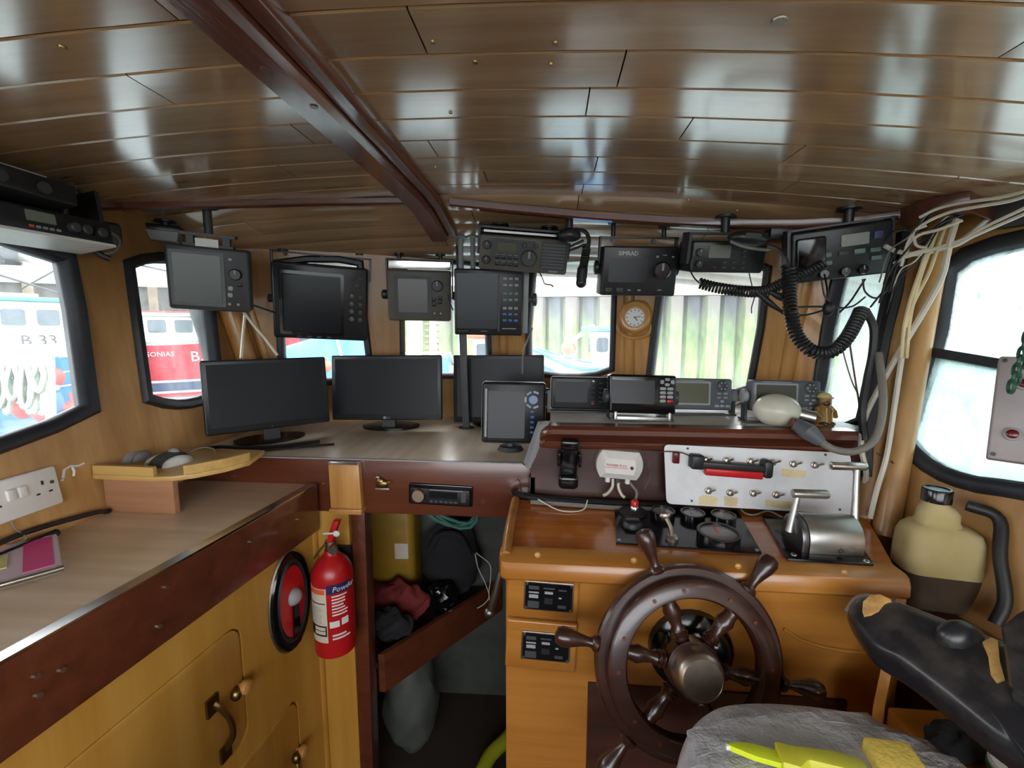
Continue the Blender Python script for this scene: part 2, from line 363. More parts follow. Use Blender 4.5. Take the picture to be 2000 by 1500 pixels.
# --- windows 1 and 2 (port side), plus an unseen one added further aft to let in light
nL = V(1, 0, .146)
def LWp(pts): return [on(u, v, LWP) for u, v in pts]
w1 = LWp([(122, 510), (140, 600), (166, 790)]) + [lw(.90, 1.345), lw(.78, 1.325), lw(.6, 1.325), lw(.42, 1.35), lw(.36, 1.4), lw(.36, 1.7), lw(.45, 1.745), lw(.65, 1.76), lw(.85, 1.752)]
w2 = LWp([(261, 525), (285, 516), (316, 512), (345, 513), (375, 517), (398, 527), (405, 606), (416, 706), (421, 762), (394, 774), (365, 780), (343, 781), (318, 778), (295, 771), (278, 650)])
w9 = [lw(y, z) for y, z in ((-.1, 1.78), (-.1, 1.22), (-1.25, 1.22), (-1.25, 1.78))]
for _P in ([(122, 934), (124, 918), (136, 910), (150, 910), (163, 905)], [(140, 912), (144, 920), (143, 930)], [(119, 936), (121, 939)]):
    _smear.append([on(u, v, LWP) + V(.001, 0, 0) for u, v in _P])
f1, h1 = window('window_1', w1, nL, .032, 'pane'); f2, h2 = window('window_2', w2, nL, .03, 'pane'); f9, h9 = window('added_window_port', w9, nL, .03, 'pane')
zt = 1.97
wl_out = [lw(-1.4, 0), line(EA[0], EA[1], .0).copy(), line(EA[0], EA[1], zt), lw(-1.4, zt)]
wall_left = struct(panel('wall_left', wl_out, [h1, h2, h9], V(-.04, 0, -.006), m['wall']))
for _P in _smear: B().tube(_P, .003, 6).obj('paint_smear', m['white'], wall_left)
# --- front facets
def facet(i):
    a, b = EDG[i], EDG[i + 1]; z0, z1 = 0.0, zt; q = [line(*a, z0), line(*b, z0), line(*b, z1), line(*a, z1)]
    n = (q[1] - q[0] + q[2] - q[3]).cross(q[3] - q[0] + q[2] - q[1]).normalized()
    if n.y > 0: n = -n
    c = sum(q, V(0, 0, 0)) / 4; return q, n, (c, n)
FC = [facet(i) for i in range(4)]
def FP(i, pts): return [on(u, v, FC[i][2]) for u, v in pts]
w3 = FP(0, [(550, 520), (600, 513), (660, 513), (697, 520), (704, 615), (716, 715), (712, 730), (680, 737), (640, 740), (600, 737), (560, 730), (556, 695), (553, 620)])
w4 = FP(0, [(796, 522), (840, 517), (900, 517), (940, 522), (949, 655), (951, 715), (945, 724), (900, 730), (840, 730), (797, 724), (792, 715), (791, 626)])
w5 = FP(1, [(1046, 512), (1110, 502), (1160, 502), (1192, 508), (1194, 575), (1190, 717), (1165, 726), (1130, 731), (1095, 731), (1060, 726), (1036, 716), (1036, 640)])
w6 = FP(2, [(1302, 520), (1340, 512), (1400, 512), (1460, 518), (1491, 530), (1478, 640), (1457, 754), (1430, 762), (1390, 768), (1340, 766), (1300, 757), (1273, 742), (1285, 640)])
w7 = [onpatch(*p) for p in [(1640, 535), (1680, 522), (1720, 520), (1738, 530), (1716, 640), (1692, 760), (1678, 815), (1655, 824), (1625, 824), (1594, 815), (1600, 760), (1607, 712), (1618, 640), (1630, 580)]]
fw = [window('window_3', w3, FC[0][1], .026, 'pane'), window('window_4', w4, FC[0][1], .022, 'pane'), window('window_5', w5, FC[1][1], .022, 'pane_d'), window('window_6', w6, FC[2][1], .024, 'pane_d'), window('window_7', w7, FC[3][1], .018, 'pane_w')]
FH = [[fw[0][1], fw[1][1]], [fw[2][1]], [fw[3][1]], [fw[4][1]]]
wall_front = None
for i in range(4):
    q, n, _ = FC[i]
    if i == 3: q = [patch_pt(s_, 0) for s_ in (0, .5, 1)] + [patch_pt(1, z_) for z_ in (.6, 1.0, 1.2, 1.4, 1.6, 1.8)] + [patch_pt(s_, zt) for s_ in (1, .5, 0)] + [patch_pt(0, z_) for z_ in (1.8, 1.6, 1.4, 1.2, 1.0, .6)]
    o = panel('wall_front' if i == 0 else 'wall_panel', q, FH[i], -n * .035, m['post'] if i else m['wall'], wall_front)
    if i == 0: wall_front = struct(o)
for i, (a, b) in enumerate(EDG[1:4]):   # slim cover strips where the facets meet
    p, q = line(a, b, (1.165, 1.285, 1.285)[i]), line(a, b, zt); B().tube([p + V(0, .006, 0), q + V(0, .006, 0)], .024, 12).obj('joint_cover', m['post'], wall_front)
# --- starboard wall and its window
nR = V(-1, -.25, .29)
def RWp(pts): return [on(u, v, RWP) for u, v in pts]
w8 = RWp([(1875, 515), (1866, 540), (1842, 675), (1809, 698), (1779, 852), (1800, 876), (1823, 896), (1850, 911), (1878, 922), (1915, 931), (1952, 936), (2000, 936)])
w8 = RWp([(1862, 530), (1845, 640), (1826, 710), (1779, 852), (1800, 878), (1823, 897), (1850, 912), (1878, 922), (1915, 931), (1960, 936)]) + [rw(.86, 1.262), rw(.75, 1.29), rw(.68, 1.33), rw(.66, 1.40), rw(.66, 1.66), rw(.72, 1.71), rw(.85, 1.745)] + RWp([(2000, 478), (1940, 490), (1890, 507)])
f8, h8 = window('window_8', w8, nR, .036, 'pane_f')
p_a, p_b, p_c = on(1808, 687, RWP), on(1990, 706, RWP), rw(.66, on(1990, 706, RWP).z - .06)
nn = nR.normalized()
B().hexa([p_a - V(0, 0, .011) - nn * .02, p_c - V(0, 0, .011) - nn * .02, p_c - V(0, 0, .011) + nn * .016, p_a - V(0, 0, .011) + nn * .016],
         [p_a + V(0, 0, .011) - nn * .02, p_c + V(0, 0, .011) - nn * .02, p_c + V(0, 0, .011) + nn * .016, p_a + V(0, 0, .011) + nn * .016]).obj('glazing_bar', m['rubber'], f8)
lo = [p for p in w8 if p.z < 1.46 and p.y > .6]; lp = [p_a] + RWp([(1779, 852), (1800, 878), (1823, 897), (1850, 912), (1878, 922), (1915, 931), (1960, 936)]) + [rw(.86, 1.262), rw(.75, 1.29), rw(.68, 1.33), rw(.66, 1.40), p_c]
lp2 = [p + nn * .004 for p in lp]; B().loft([lp2, [p - nn * .003 for p in lp2]]).obj('pane', m['pane_w'], f8)
w10 = [rw(y, z) for y, z in ((.3, 1.78), (.3, 1.22), (-1.25, 1.22), (-1.25, 1.78))]  # unseen aft window on this side, added for more skylight inside
f10, h10 = window('added_window_starboard', w10, nR, .03, 'pane')
wall_right = struct(panel('wall_right', [rw(-1.4, .85), line(*EE, .85), line(*EE, zt), rw(-1.4, zt)], [h8, h10], V(.04, .01, -.01), m['wall']))
B().loft([[V(p.x, p.y, 0), V(p.x, p.y, .855), V(p.x + .03, p.y, .855), V(p.x + .03, p.y, 0)] for p in (rw(-1.4, .85), rw(1.2, .85))]).obj('lower_panel', m['wall'], wall_right)
wall_back = struct(panel('wall_back', [V(-1.0, -1.4, 0), V(1.3, -1.4, 0), V(1.8, -1.4, zt), V(-1.25, -1.4, zt)], [[V(-1.0, -1.4, .95), V(1.2, -1.4, .95), V(1.35, -1.4, 1.88), V(-1.08, -1.4, 1.88)]], V(0, -.04, 0), m['wall']))  # wide opening added in the unseen back wall to light the room
floor = struct(B().box(-1.25, 1.35, -1.45, 2.1, -.05, 0).obj('floor', m['floor']))
# --- ceiling: cambered backing with individual planks
nx = 14; xs = [-1.32 + i * (2.62 / nx) for i in range(nx + 1)]; b = B(); rings = []
for y in (-1.45, -.5, .4, 1.29, 2.0): rings.append([V(x, y, zc(x, y) + .009) for x in xs] + [V(x, y, zc(x, y) + .05) for x in reversed(xs)])
ceiling = struct(b.loft(rings).obj('ceiling', m['ceilback']))
PW = .0915; row = 0; y = 1.29
def plank(xa, xb, ya, yb):
    k = max(2, int((xb - xa) / .16)); sl = []
    for i in range(k + 1):
        x = xa + (xb - xa) * i / k; e = .0022
        sl.append([V(x, ya, zc(x, ya) + .011), V(x, ya, zc(x, ya) + e), V(x, ya + e, zc(x, ya)), V(x, yb - e, zc(x, yb)), V(x, yb, zc(x, yb) + e), V(x, yb, zc(x, yb) + .011)])
    B().loft(sl).obj('plank', m['ceil'], ceiling)
def plankrow(ya, yb):
    x = -1.30 - random.uniform(0, .9)
    while x < 1.28:
        x2 = x + random.choice((.72, .95, 1.2)); a, c = max(x + .0012, -1.3), min(x2 - .0012, 1.28)
        if c - a > .03: plank(a, c, ya + .0012, yb - .0012)
        x = x2
while y > -1.3:
    plankrow(y - PW, y); y -= PW
y = 1.29
while y < 1.97: plankrow(y, min(y + PW, 2.0)); y += PW
# --- longitudinal beam (two strips), cross batten, starboard cornice
def sweep(name, P, w, h, mat, par=None, drop=0.0, side=V(1, 0, 0)):
    rings = []
    for p in P:
        a = p + side * (w / 2); c = p - side * (w / 2)
        rings.append([a + V(0, 0, .004), a - V(0, 0, h * .75), a - side * (w * .12) - V(0, 0, h), c + side * (w * .12) - V(0, 0, h), c - V(0, 0, h * .75), c + V(0, 0, .004)])
    return B().loft(rings).obj(name, mat, par)
ys = [-1.38 + i * .1 for i in range(30)]
beam = struct(sweep('trim_1', [V(-.378, y, zc(-.378, y)) for y in ys], .062, .036, m['beam']))
sweep('beam_strip', [V(-.332, y, zc(-.332, y)) for y in ys], .03, .02, m['beam'], beam)
for yy_, dx in ((.60, .0), (.70, .012), (.92, -.01), (1.12, .01)): B().cyl(V(-.378 + dx, yy_, zc(-.378, yy_) - .0375), V(-.378 + dx, yy_, zc(-.378, yy_) - .03), .006, n=10).obj('screw_head', m['redtrim'], beam)
TB = [onceil(u, v, .004) for u, v in ((-40, 408), (200, 401), (420, 398), (640, 392), (850, 391))]
bat = struct(sweep('trim_2', TB, .022, .012, m['mahog'], side=V(0, 1, 0)))
TB2 = [onceil(u, v, .004) for u, v in ((880, 392), (1000, 404), (1150, 418), (1300, 428), (1450, 434), (1560, 434), (1680, 428), (1765, 416))]
sweep('batten', TB2, .03, .018, m['redtrim'], bat, side=V(0, 1, 0))
TB3 = [onceil(u, v, .004) for u, v in ((1765, 414), (1800, 400), (1850, 389), (1900, 381), (1960, 370))]; TB3[-1] = V(rw(1.16, 1.86).x - .02, 1.16, zc(1.0, 1.16))
cor = struct(sweep('trim_3', TB3, .05, .035, m['mahog'], side=V(.75, .66, 0).normalized()))
CP = [rw(1.15, 0), rw(.2, 0), rw(-1.38, 0)]
cor2 = struct(sweep('trim_4', [V(rw(y, 1.85).x - .03, y, zc(rw(y, 1.85).x - .03, y)) for y in (1.14, .8, .3, -.4, -1.38)], .05, .05, m['greyd']))
# ceiling fastenings
def cscrew(u, v, r, mat='brass'):
    p = onceil(u, v); return B().cyl(p + V(0, 0, .004), p - V(0, 0, .003), r, r * .7, 12).obj('screw_head', m[mat], ceiling)
for u, v, r in ((120, 90, .007), (555, 130, .004), (845, 80, .0045), (928, 119, .005), (1085, 82, .005), (1076, 124, .005), (900, 355, .005), (880, 218, .004), (1345, 390, .004), (1440, 410, .005), (850, 325, .005)): cscrew(u, v, r)
cscrew(1522, 38, .012, 'nickel')
# --- corner posts
pA = [line(*EA, z) for z in (1.0, 1.45, 1.95)]
struct(B().tube([p + V(.03, -.045, 0) for p in pA], .034, 14).obj('trim_5', m['post']))
struct(B().tube([p + V(.055, .03, 0) for p in pA], .02, 10).obj('trim_6', m['post']))
pE = [line(*EE, z) for z in (1.06, 1.45, 1.92)]
struct(B().tube([p + V(-.02, -.05, 0) for p in pE], .026, 14).obj('trim_7', m['wall']))
struct(B().tube([p + V(-.03, .01, 0) for p in pE], .024, 12).obj('trim_8', m['wall']))

# ================================================================== FORWARD DESK, SHELF AND CABINET TO PORT
DZ, SZ = 1.175, 1.10
def slab(name, P, z0, z1, mat, par=None, bev=0):
    return B().loft([[V(x, y, z0) for x, y in P], [V(x, y, z1) for x, y in P]]).obj(name, mat, par, bev=bev)
fx = [line(*e, DZ) for e in EDG]
desk = thing('chart_desk', 'long pale oak laminate desk carrying the black monitors', 'desk', Matrix.Translation((0, 0, 0)))
slab('desk_top', [(lw(0, DZ).x + .002, 1.222), (-.03, 1.222), (-.02, 1.78), (fx[1].x, fx[1].y - .004), (fx[0].x + .002, fx[0].y - .004)], DZ - .022, DZ, m['laminate_d'], desk)
# fascia with rounded end
fz0 = 1.018
P = [(-1.09, fz0), (-.062, fz0), (-.036, fz0 + .012), (-.03, 1.10), (-.034, 1.13), (-.05, 1.160), (-.075, DZ + .001), (-1.09, DZ + .001)]
B().prism(P, 1.204, 1.224).obj('fascia', m['mahog'], desk, bev=.002)
B().box(-1.09, -.075, 1.203, 1.21, DZ + .001, DZ + .004).obj('edge_strip', m['greyl'], desk)
for u, v in ((958, 958), (988, 960), (943, 980)): p = aty(u, v, 1.204); B().cyl(p, p - V(0, .003, 0), .006, n=10).obj('screw_plug', m['mahog'], desk)
for u, v in ((458, 930), (632, 944)): p = aty(u, v, 1.204); B().cyl(p, p - V(0, .003, 0), .003, n=8).obj('screw_plug', m['nickel'], desk)
# wooden keeper block
kb = thing('keeper_block', 'short worn tan wood block screwed over the desk fascia', 'block', Matrix.Translation(aty(681, 1000, 1.19)))
B().hexa([V(-.048, -.012, .0), V(.045, -.012, .0), V(.045, .016, .0), V(-.048, .016, .0)], [V(-.052, -.006, .142), V(.038, -.006, .147), V(.038, .016, .147), V(-.052, .016, .142)]).obj('block_body', m['post'], kb, bev=.004)
B().box(-.05, .047, -.02, .016, 0, .016).obj('bottom_lip', m['post'], kb, bev=.004); B().box(-.05, .036, -.009, .012, .143, .149).obj('cap_strip', m['chrome'], kb)
# bird ornament
bo = thing('bird_ornament', 'small brass sitting bird ornament fixed to the mahogany fascia', 'ornament', Matrix.Translation(aty(746, 945, 1.2)))
B().ball((0, 0, 0), (.02, .007, .013)).ball((-.004, 0, .006), (.013, .007, .012)).obj('body', m['brass'], bo); B().ball((-.01, -.002, .02), .0065).cyl((-.014, -.002, .02), (-.021, -.002, .018), .0025, .0005, 8).tube([(-.004, 0, .006), (-.008, 0, .014), (-.01, 0, .02)], .005, 8).obj('head', m['nickel'], bo)
B().hexa([V(.01, -.003, 0), V(.024, -.003, .004), V(.024, .003, .004), V(.01, .003, 0)], [V(.012, -.003, .008), V(.03, -.003, .012), V(.03, .003, .012), V(.012, .003, .008)]).obj('tail', m['brass'], bo); B().box(-.02, .022, -.004, .006, -.018, -.012).obj('base', m['nickel'], bo, bev=.001)
# car stereo
st = thing('car_stereo', 'black car stereo set into the mahogany desk fascia', 'stereo', Matrix.Translation(aty(861, 966, 1.203)) @ orient(0, 0, 1.5))
B().rbox(0, 0, .186, .062, -.004, .012, .006, .002).obj('surround', m['blackg'], st); B().rbox(0, -.002, .172, .046, -.012, 0, .005, .003).obj('faceplate', m['black'], st)
B().cyl((-.06, -.011, 0), (-.06, -.024, 0), .020, .017, 24).obj('volume_knob', m['nickel'], st); B().box(-.03, .05, -.0128, -.01, -.006, .013).obj('display', m['screen'], st)
for i in range(6): B().rbox(-.024 + i * .014, -.016, .010, .006, -.014, -.01, .002).obj('preset_button', m['greyd'], st)
B().box(-.03, .066, -.0132, -.011, .0165, .0185).obj('disc_slot', m['greyl'], st); B().rbox(.068, 0, .014, .03, -.0135, -.01, .003).obj('side_button', m['greyd'], st)

# --- port cabinet, worktop
E0 = V(.06, .68, 0).normalized(); CM = lookM(V(-.75, .5, 0), E0, V(0, 0, 1))
cab = thing('port_cabinet', 'yellow varnished ply cabinet with brown edge board along the port side', 'cabinet', CM)
def rrz(cx, cz, w, h, r): return [V(x, 0, z) for x, z in B().rr(cx, cz, w, h, r, 5)]
d1, d2 = (.08, .726, .65, .30), (.24, .31, .68, .44)
panel('front', [V(-1.5, 0, 0), V(.685, 0, 0), V(.685, 0, .972), V(-1.5, 0, .972)], [rrz(*d1, .04), rrz(*d2, .03)], V(0, .02, 0), m['yellow'], cab)
B().box(-1.5, .685, .03, .034, .02, .95).obj('inner_back', m['darkwood'], cab)
for (cx, cz, w, h), knob in ((d1, (.385, .728)), (d2, (.565, .375))):
    dr = B().rbox(cx, cz, w - .007, h - .007, .0005, .022, .036, .003).obj('door', m['yellow'], cab)
    B().lathe([(.006, .0), (.006, .008), (.014, .012), (.017, .02), (.015, .028), (.006, .032)], (knob[0], 0, knob[1]), (0, -1, 0), 16).obj('knob', m['post'], dr)
    B().ball((knob[0] - .02, -.012, knob[1] - .004), (.012, .012, .015)).obj('turn_button', m['brass'], dr)
    if knob[0] < .5:
        B().tube([(.315, -.002, .745), (.322, -.012, .73), (.335, -.022, .69), (.34, -.02, .65), (.338, -.008, .625), (.336, -.002, .615)], .007, 8, 4).box(.296, .326, -.006, 0, .724, .764).box(.32, .348, -.006, 0, .59, .625).obj('pull_handle', m['brass'], dr)
    else: B().tube([(.556, -.004, .35), (.55, -.012, .33), (.545, -.006, .30)], .006, 8, 3).obj('pull_handle', m['brass'], dr)
eb = B().box(-1.5, .69, -.022, 0, .97, 1.104).obj('edge_board', m['mahogy'], cab, bev=.003)
B().box(-1.5, .69, -.02, .004, 1.104, 1.108).obj('metal_edging', m['chrome'], cab)
for s_, z_ in ((.02, 1.06), (.22, 1.075), (.43, 1.06), (.60, 1.04), (.02, 1.03), (.05, 1.045), (.2, 1.01)): B().cyl((s_, -.022, z_), (s_, -.0255, z_), .0042, n=8).obj('screw_head', m['nickel'], eb)
wt = slab('worktop', [(lw(0, SZ).x + .001, -1.0), (-.872, -1.0), (-.694, 1.165), (-.69, 1.203), (lw(0, SZ).x + .001, 1.203)], SZ - .02, SZ, m['laminate'])
tag(wt, 'pale oak laminate worktop on the port cabinet, under the socket', 'worktop')
# end post behind the extinguisher and dark stanchion
ep = B().box(-.712, -.585, 1.2, 1.222, 0, 1.02).obj('end_panel', m['yellow'], cab); ep.matrix_parent_inverse = CM.inverted()
ep2 = B().tube([(-.695, 1.195, 0), (-.695, 1.195, 1.02)], .014, 10).obj('corner_bead', m['yellow'], cab); ep2.matrix_parent_inverse = CM.inverted()
stn = tag(B().hexa([V(-.584, 1.198, 0), V(-.545, 1.198, 0), V(-.545, 1.25, 0), V(-.584, 1.25, 0)], [V(-.576, 1.198, 1.02), V(-.535, 1.198, 1.02), V(-.535, 1.25, 1.02), V(-.576, 1.25, 1.02)]).obj('stanchion', m['mahog'], bev=.003), 'dark mahogany stanchion under the desk beside the fire extinguisher', 'post')
# --- oval speaker
sp = thing('oval_speaker', 'oval car speaker with red cone in the yellow cabinet', 'speaker', CM @ Matrix.Translation((.572, 0, .82)))
def oval(a, c, y, n=32): return [(a * math.cos(2 * math.pi * i / n), y, c * math.sin(2 * math.pi * i / n)) for i in range(n)]
B().loft([oval(.08, .14, 0), oval(.08, .14, -.006), oval(.076, .136, -.012), oval(.064, .121, -.014), oval(.062, .118, -.008)], caps=False).obj('rim', m['blackg'], sp)
B().loft([oval(.082, .143, -.001), oval(.082, .143, -.004), oval(.078, .139, -.008), oval(.076, .137, -.004)], caps=False).obj('chrome_ring', m['nickel'], sp)
B().loft([oval(.063, .119, -.010), oval(.058, .11, -.016), oval(.05, .098, -.01)], caps=False).obj('surround', m['black'], sp); B().loft([oval(.051, .099, -.011), oval(.03, .05, -.004), oval(.014, .02, -.001)]).obj('cone', m['redp'], sp)
B().lathe([(.024, 0), (.024, .01), (.02, .018), (.013, .024), (.003, .027)], (.006, -.003, .01), (0, -1, 0), 20).obj('tweeter_dome', m['greyl'], sp)
B().hexa([V(-.008, -.014, -.13), V(.022, -.014, -.13), V(.022, -.008, -.13), V(-.008, -.008, -.13)], [V(-.003, -.018, .005), V(.014, -.018, .005), V(.014, -.01, .005), V(-.003, -.01, .005)]).obj('tweeter_bridge', m['blackg'], sp)
# --- tray stand and tray
ts = thing('tray_stand', 'small pinkish wood stand board on the worktop under the pine tray', 'stand', Matrix.Translation((-1.0, .968, SZ)))
B().box(-.096, .088, 0, .016, 0, .088).obj('front_board', m['pinkwood'], ts, bev=.002); B().box(-.096, -.084, .016, .22, 0, .088).obj('side_board', m['pinkwood'], ts); B().box(-.086, .084, .016, .2, .074, .088).obj('support', m['pinkwood'], ts)
tr = thing('pine_tray', 'pine tray with curved lip holding two trackball mice', 'tray', Matrix.Translation((0, 0, SZ + .088)))
TP = [(-1.108, .955), (-.945, .95), (-.90, .958), (-.865, .98), (-.825, 1.03), (-.80, 1.09), (-.83, 1.2), (-1.108, 1.2)]
slab('tray_bottom', TP, 0, .012, m['pine'], tr, bev=.002)
def lip(P, nm):
    rings = [[V(x, y, .012), V(x, y, .034), V(x - .002, y + .012, .034), V(x - .002, y + .012, .012)] for x, y in P]; B().loft(rings).obj(nm, m['pine'], tr)
lip([(-1.108, .957), (-1.02, .955), (-.945, .953)], 'front_lip'); lip([(-.884, .972), (-.866, .985), (-.826, 1.035), (-.803, 1.09)], 'curved_lip')
def mouse(name, label, u, v, yaw, body, ballm, buttons):
    p = atz(u, v, SZ + .101); t = thing(name, label, 'trackball', Matrix.Translation((p.x, p.y, SZ + .1)) @ orient(yaw))
    B().ball((0, 0, 0), (.034, .05, .03), 18, 8, 0).obj('body', body, t); B().ball((0, .012, .022), .015).obj('ball', ballm, t)
    for s in (-1, 1): B().ball((s * .03, -.002, .0), (.016, .042, .022), 12, 6, 0).obj('button', buttons, t)
    return t
mouse('trackball_mouse', 'grey trackball mouse with red ball on the pine tray', 252, 897, 20, m['greyl'], m['redp'], m['greyl'])
t = mouse('trackball_mouse', 'dark and white winged trackball mouse on the pine tray', 332, 903, -10, m['greyd'], m['greyl'], m['white'])
B().tube([(0, .05, .012), (.01, .08, .02), (.03, .1, .014), (.05, .09, .004)], .002, 6, 5).obj('cord', m['cg'], t)
# --- socket, notebook, wires on the port side
sk = thing('wall_socket', 'white double wall socket with two switches on the port wall', 'socket', lookM(on(28, 970, LWP) + V(.004, 0, 0), V(0, 1, 0), V(-.146, 0, 1)))
B().rbox(0, 0, .148, .086, -.012, 0, .006, .003).obj('plate', m['white'], sk)
for i, x in enumerate((-.016, .004)): B().rbox(x, .008, .016, .024, -.0165, -.01, .003, .002).obj('rocker_switch', m['white'], sk)
for cx in (.042, -.05):
    for x, z, w, h in ((0, .014, .005, .009), (.012, -.008, .007, .004), (-.012, -.008, .007, .004)): B().box(cx + x - w / 2, cx + x + w / 2, -.0125, -.011, z - h / 2, z + h / 2).obj('pin_slot', m['ink'], sk)
B().cyl((.06, -.012, .01), (.06, -.0135, .01), .004, n=10).obj('screw_head', m['greyd'], sk)
nb = thing('ring_folder', 'pink and lilac folder with chrome edge lying on the worktop', 'folder', Matrix.Translation(atz(30, 1130, SZ)) @ orient(-38))
B().box(-.16, .03, -.06, .06, 0, .010).obj('pages', m['white'], nb, bev=.002); B().box(-.16, .028, -.058, .058, .010, .013).obj('cover', m['pinkl'], nb); B().box(-.15, .018, .01, .05, .013, .014).obj('pink_band', m['pink'], nb)
B().box(-.10, -.03, -.05, -.01, .013, .0145).obj('yellow_note', plain('pale_yellow_note', (222, 222, 150), .6), nb); B().cyl((.032, -.06, .008), (.032, .062, .008), .006, n=10).obj('chrome_edge', m['chrome'], nb)
def cable(name, label, P, r, mat, group=None, n=6, sm=6): return tag(B().tube(P, r, n, sm).obj(name, m[mat]), label, 'cable', group)
cable('power_cable', 'thick black cable running along the port worktop under the socket', [atz(-60, 1088, SZ + .035), atz(60, 1040, SZ + .03) + V(-.01, 0, 0), V(-1.075, .92, SZ + .018), V(-1.08, .95, SZ + .008), V(-1.082, .963, SZ + .006)], .0055, 'ck')
cable('socket_wire', 'thin grey looped wire hanging below the white wall socket', [on(8, 1008, LWP) + V(.012, 0, 0), on(14, 1030, LWP) + V(.016, 0, 0), on(34, 1050, LWP) + V(.02, 0, 0), on(14, 1062, LWP) + V(.012, 0, 0), on(-10, 1060, LWP) + V(.012, 0, 0)], .0016, 'cg')
cable('adaptor_lead', 'flat black adaptor lead lying against the port wall', [V(-1.085, .60, SZ + .008), V(-1.07, .74, SZ + .008), V(-1.075, .84, SZ + .008)], .008, 'ck')
cable('desk_lead', 'black leads lying along the desk behind the monitors by the port wall', [V(-1.08, 1.24, DZ + .006), V(-1.03, 1.265, DZ + .012), V(-.96, 1.28, DZ + .008), V(-.86, 1.31, DZ + .006), V(-.76, 1.38, DZ + .006)], .006, 'ck')
cable('desk_lead', 'thin black lead lying along the foot of the first monitor', [V(-1.06, 1.23, DZ + .004), V(-1.0, 1.245, DZ + .004), V(-.9, 1.265, DZ + .004), V(-.8, 1.30, DZ + .006), V(-.7, 1.36, DZ + .004)], .004, 'ck')
# ================================================================== MONITORS ON THE DESK
def monitor(label, bl, br, h, lean, logo, name='flat_monitor'):
    pl, pr = at(*bl), at(*br); X = pr - pl; w = X.length; c = (pl + pr) / 2; c.z = (pl.z + pr.z) / 2
    X.z *= .35
    t = thing(name, label, 'monitor', lookM(c, X, V(0, 0, 1)) @ Matrix.Rotation(R(lean), 4, 'X'))
    B().rbox(0, h / 2, w, h, 0, .022, .006, .004, back=.006).obj('bezel', m['black'], t); B().rbox(0, h / 2 + .004, w - .03, h - .036, -.0012, .004, .002).obj('screen', m['screenm'], t)
    B().rbox(0, h / 2, w * .6, h * .6, .02, .05, .02, back=.02).obj('back_housing', m['black'], t)
    dz = c.z - DZ
    B().box(-.025, .025, .02, .034, -dz * .8, h * .3).obj('stand_neck', m['black'], t)
    bs = B().loft([[(.11 * math.cos(a) , .05 + .07 * math.sin(a), z) for a in [2 * math.pi * i / 24 for i in range(24)]] for z in (-dz, -dz + .008)]).obj('stand_foot', m['blackg'], t)
    bs.matrix_local = Matrix.Rotation(R(-lean), 4, 'X')
    if logo == 'LG':
        B().cyl((-.008, -.0008, .009), (-.008, .002, .009), .0055, n=16).obj('logo_disc', m['greyl'], t); text('LG', .011, m['greyl'], t, (.006, -.0005, .009))
    else: B().cyl((0, -.0006, .009), (0, .002, .009), .003, n=12).obj('power_light', m['greyd'], t)
    for i in range(4): B().rbox(w / 2 - .02 - i * .012, .004, .007, .003, -.001, .002, .001).obj('bezel_button', m['greyd'], t)
    return t
monitor('black monitor on the desk angled inward beside the port wall', (402, 852, 1.37), (645, 824, 1.60), .233, -6, '')
monitor('black monitor with round logo, middle of the three desk monitors', (649, 822, 1.68), (863, 819, 1.66), .243, -5, 'LG')
monitor('black monitor behind the grey pole, next to the portrait display', (886, 826, 1.74), (1062, 826, 1.70), .262, -4, '')
# pole
pb = atz(911, 836, DZ); ptp = onceil(894, 510); pt = V(pb.x - .018, pb.y, zc(pb.x, pb.y))
po = thing('support_pole', 'slim dark grey steel pole standing on the desk up to the ceiling', 'pole', Matrix.Translation(pb))
B().hexa([V(-.013, -.008, 0), V(.013, -.008, 0), V(.013, .008, 0), V(-.013, .008, 0)], [p + (pt - pb) for p in (V(-.013, -.008, 0), V(.013, -.008, 0), V(.013, .008, 0), V(-.013, .008, 0))]).obj('shaft', m['greyd'], po, bev=.003); B().cyl((0, 0, 0), (0, 0, .004), .03, n=16).obj('foot_plate', m['greyd'], po)

# ================================================================== HANGING INSTRUMENTS
def keys(t, k, L, y, mat, name='key', r=1.5, th=3):
    for x, z, w, h in L: B(k).rbox(x, z, w, h, y - th, y + 1, r, .6).obj(name, m[mat], t)
def knob(t, k, x, z, r, y, mat='black', dep=10, name='knob'):
    o = B(k).lathe([(r, 0), (r, dep * .7), (r * .85, dep), (r * .2, dep)], (x, y, z), (0, -1, 0), 20).obj(name, m[mat], t); B(k).box(x - r * .12, x + r * .12, y - dep - .8, y - dep + .5, z, z + r * .8).obj('pointer', m['greyl'], o); return o
def knobs(t, k, x, w, y, z, r, mat='black', nm='yoke_knob'):
    for s_ in (-1, 1): B(k).lathe([(r * .65, 0), (r, w * .3), (r, w * .85), (r * .65, w)], (s_ * x, y, z), (s_, 0, 0), 16).obj(nm, m[mat], t)
def foot(t, k, w, y1, zb, mat, th=4, nm='foot_plate'):
    z = lambda y: zb + .105 * y
    B(k).hexa([V(-w, 2, z(2)), V(w, 2, z(2)), V(w, y1, z(y1)), V(-w, y1, z(y1))], [V(-w, 2, z(2) + th), V(w, 2, z(2) + th), V(w, y1, z(y1) + th), V(-w, y1, z(y1) + th)]).obj(nm, m[mat], t)
def topz(t, dz=0):
    p = t.matrix_world.translation; return p
def hanger(t, k, w, hz, dep, mat, y=20, arm=6, name='yoke', plate=True):
    """mounting yoke: side arms + top plate reaching up"""
    b = B(k); b.box(-w / 2 - arm, -w / 2, y - 8, y + 8, -6, hz).box(w / 2, w / 2 + arm, y - 8, y + 8, -6, hz).box(-w / 2 - arm, w / 2 + arm, y - 8, y + 8, hz - 3, hz)
    return b.obj(name, m[mat], t, bev=.0008)
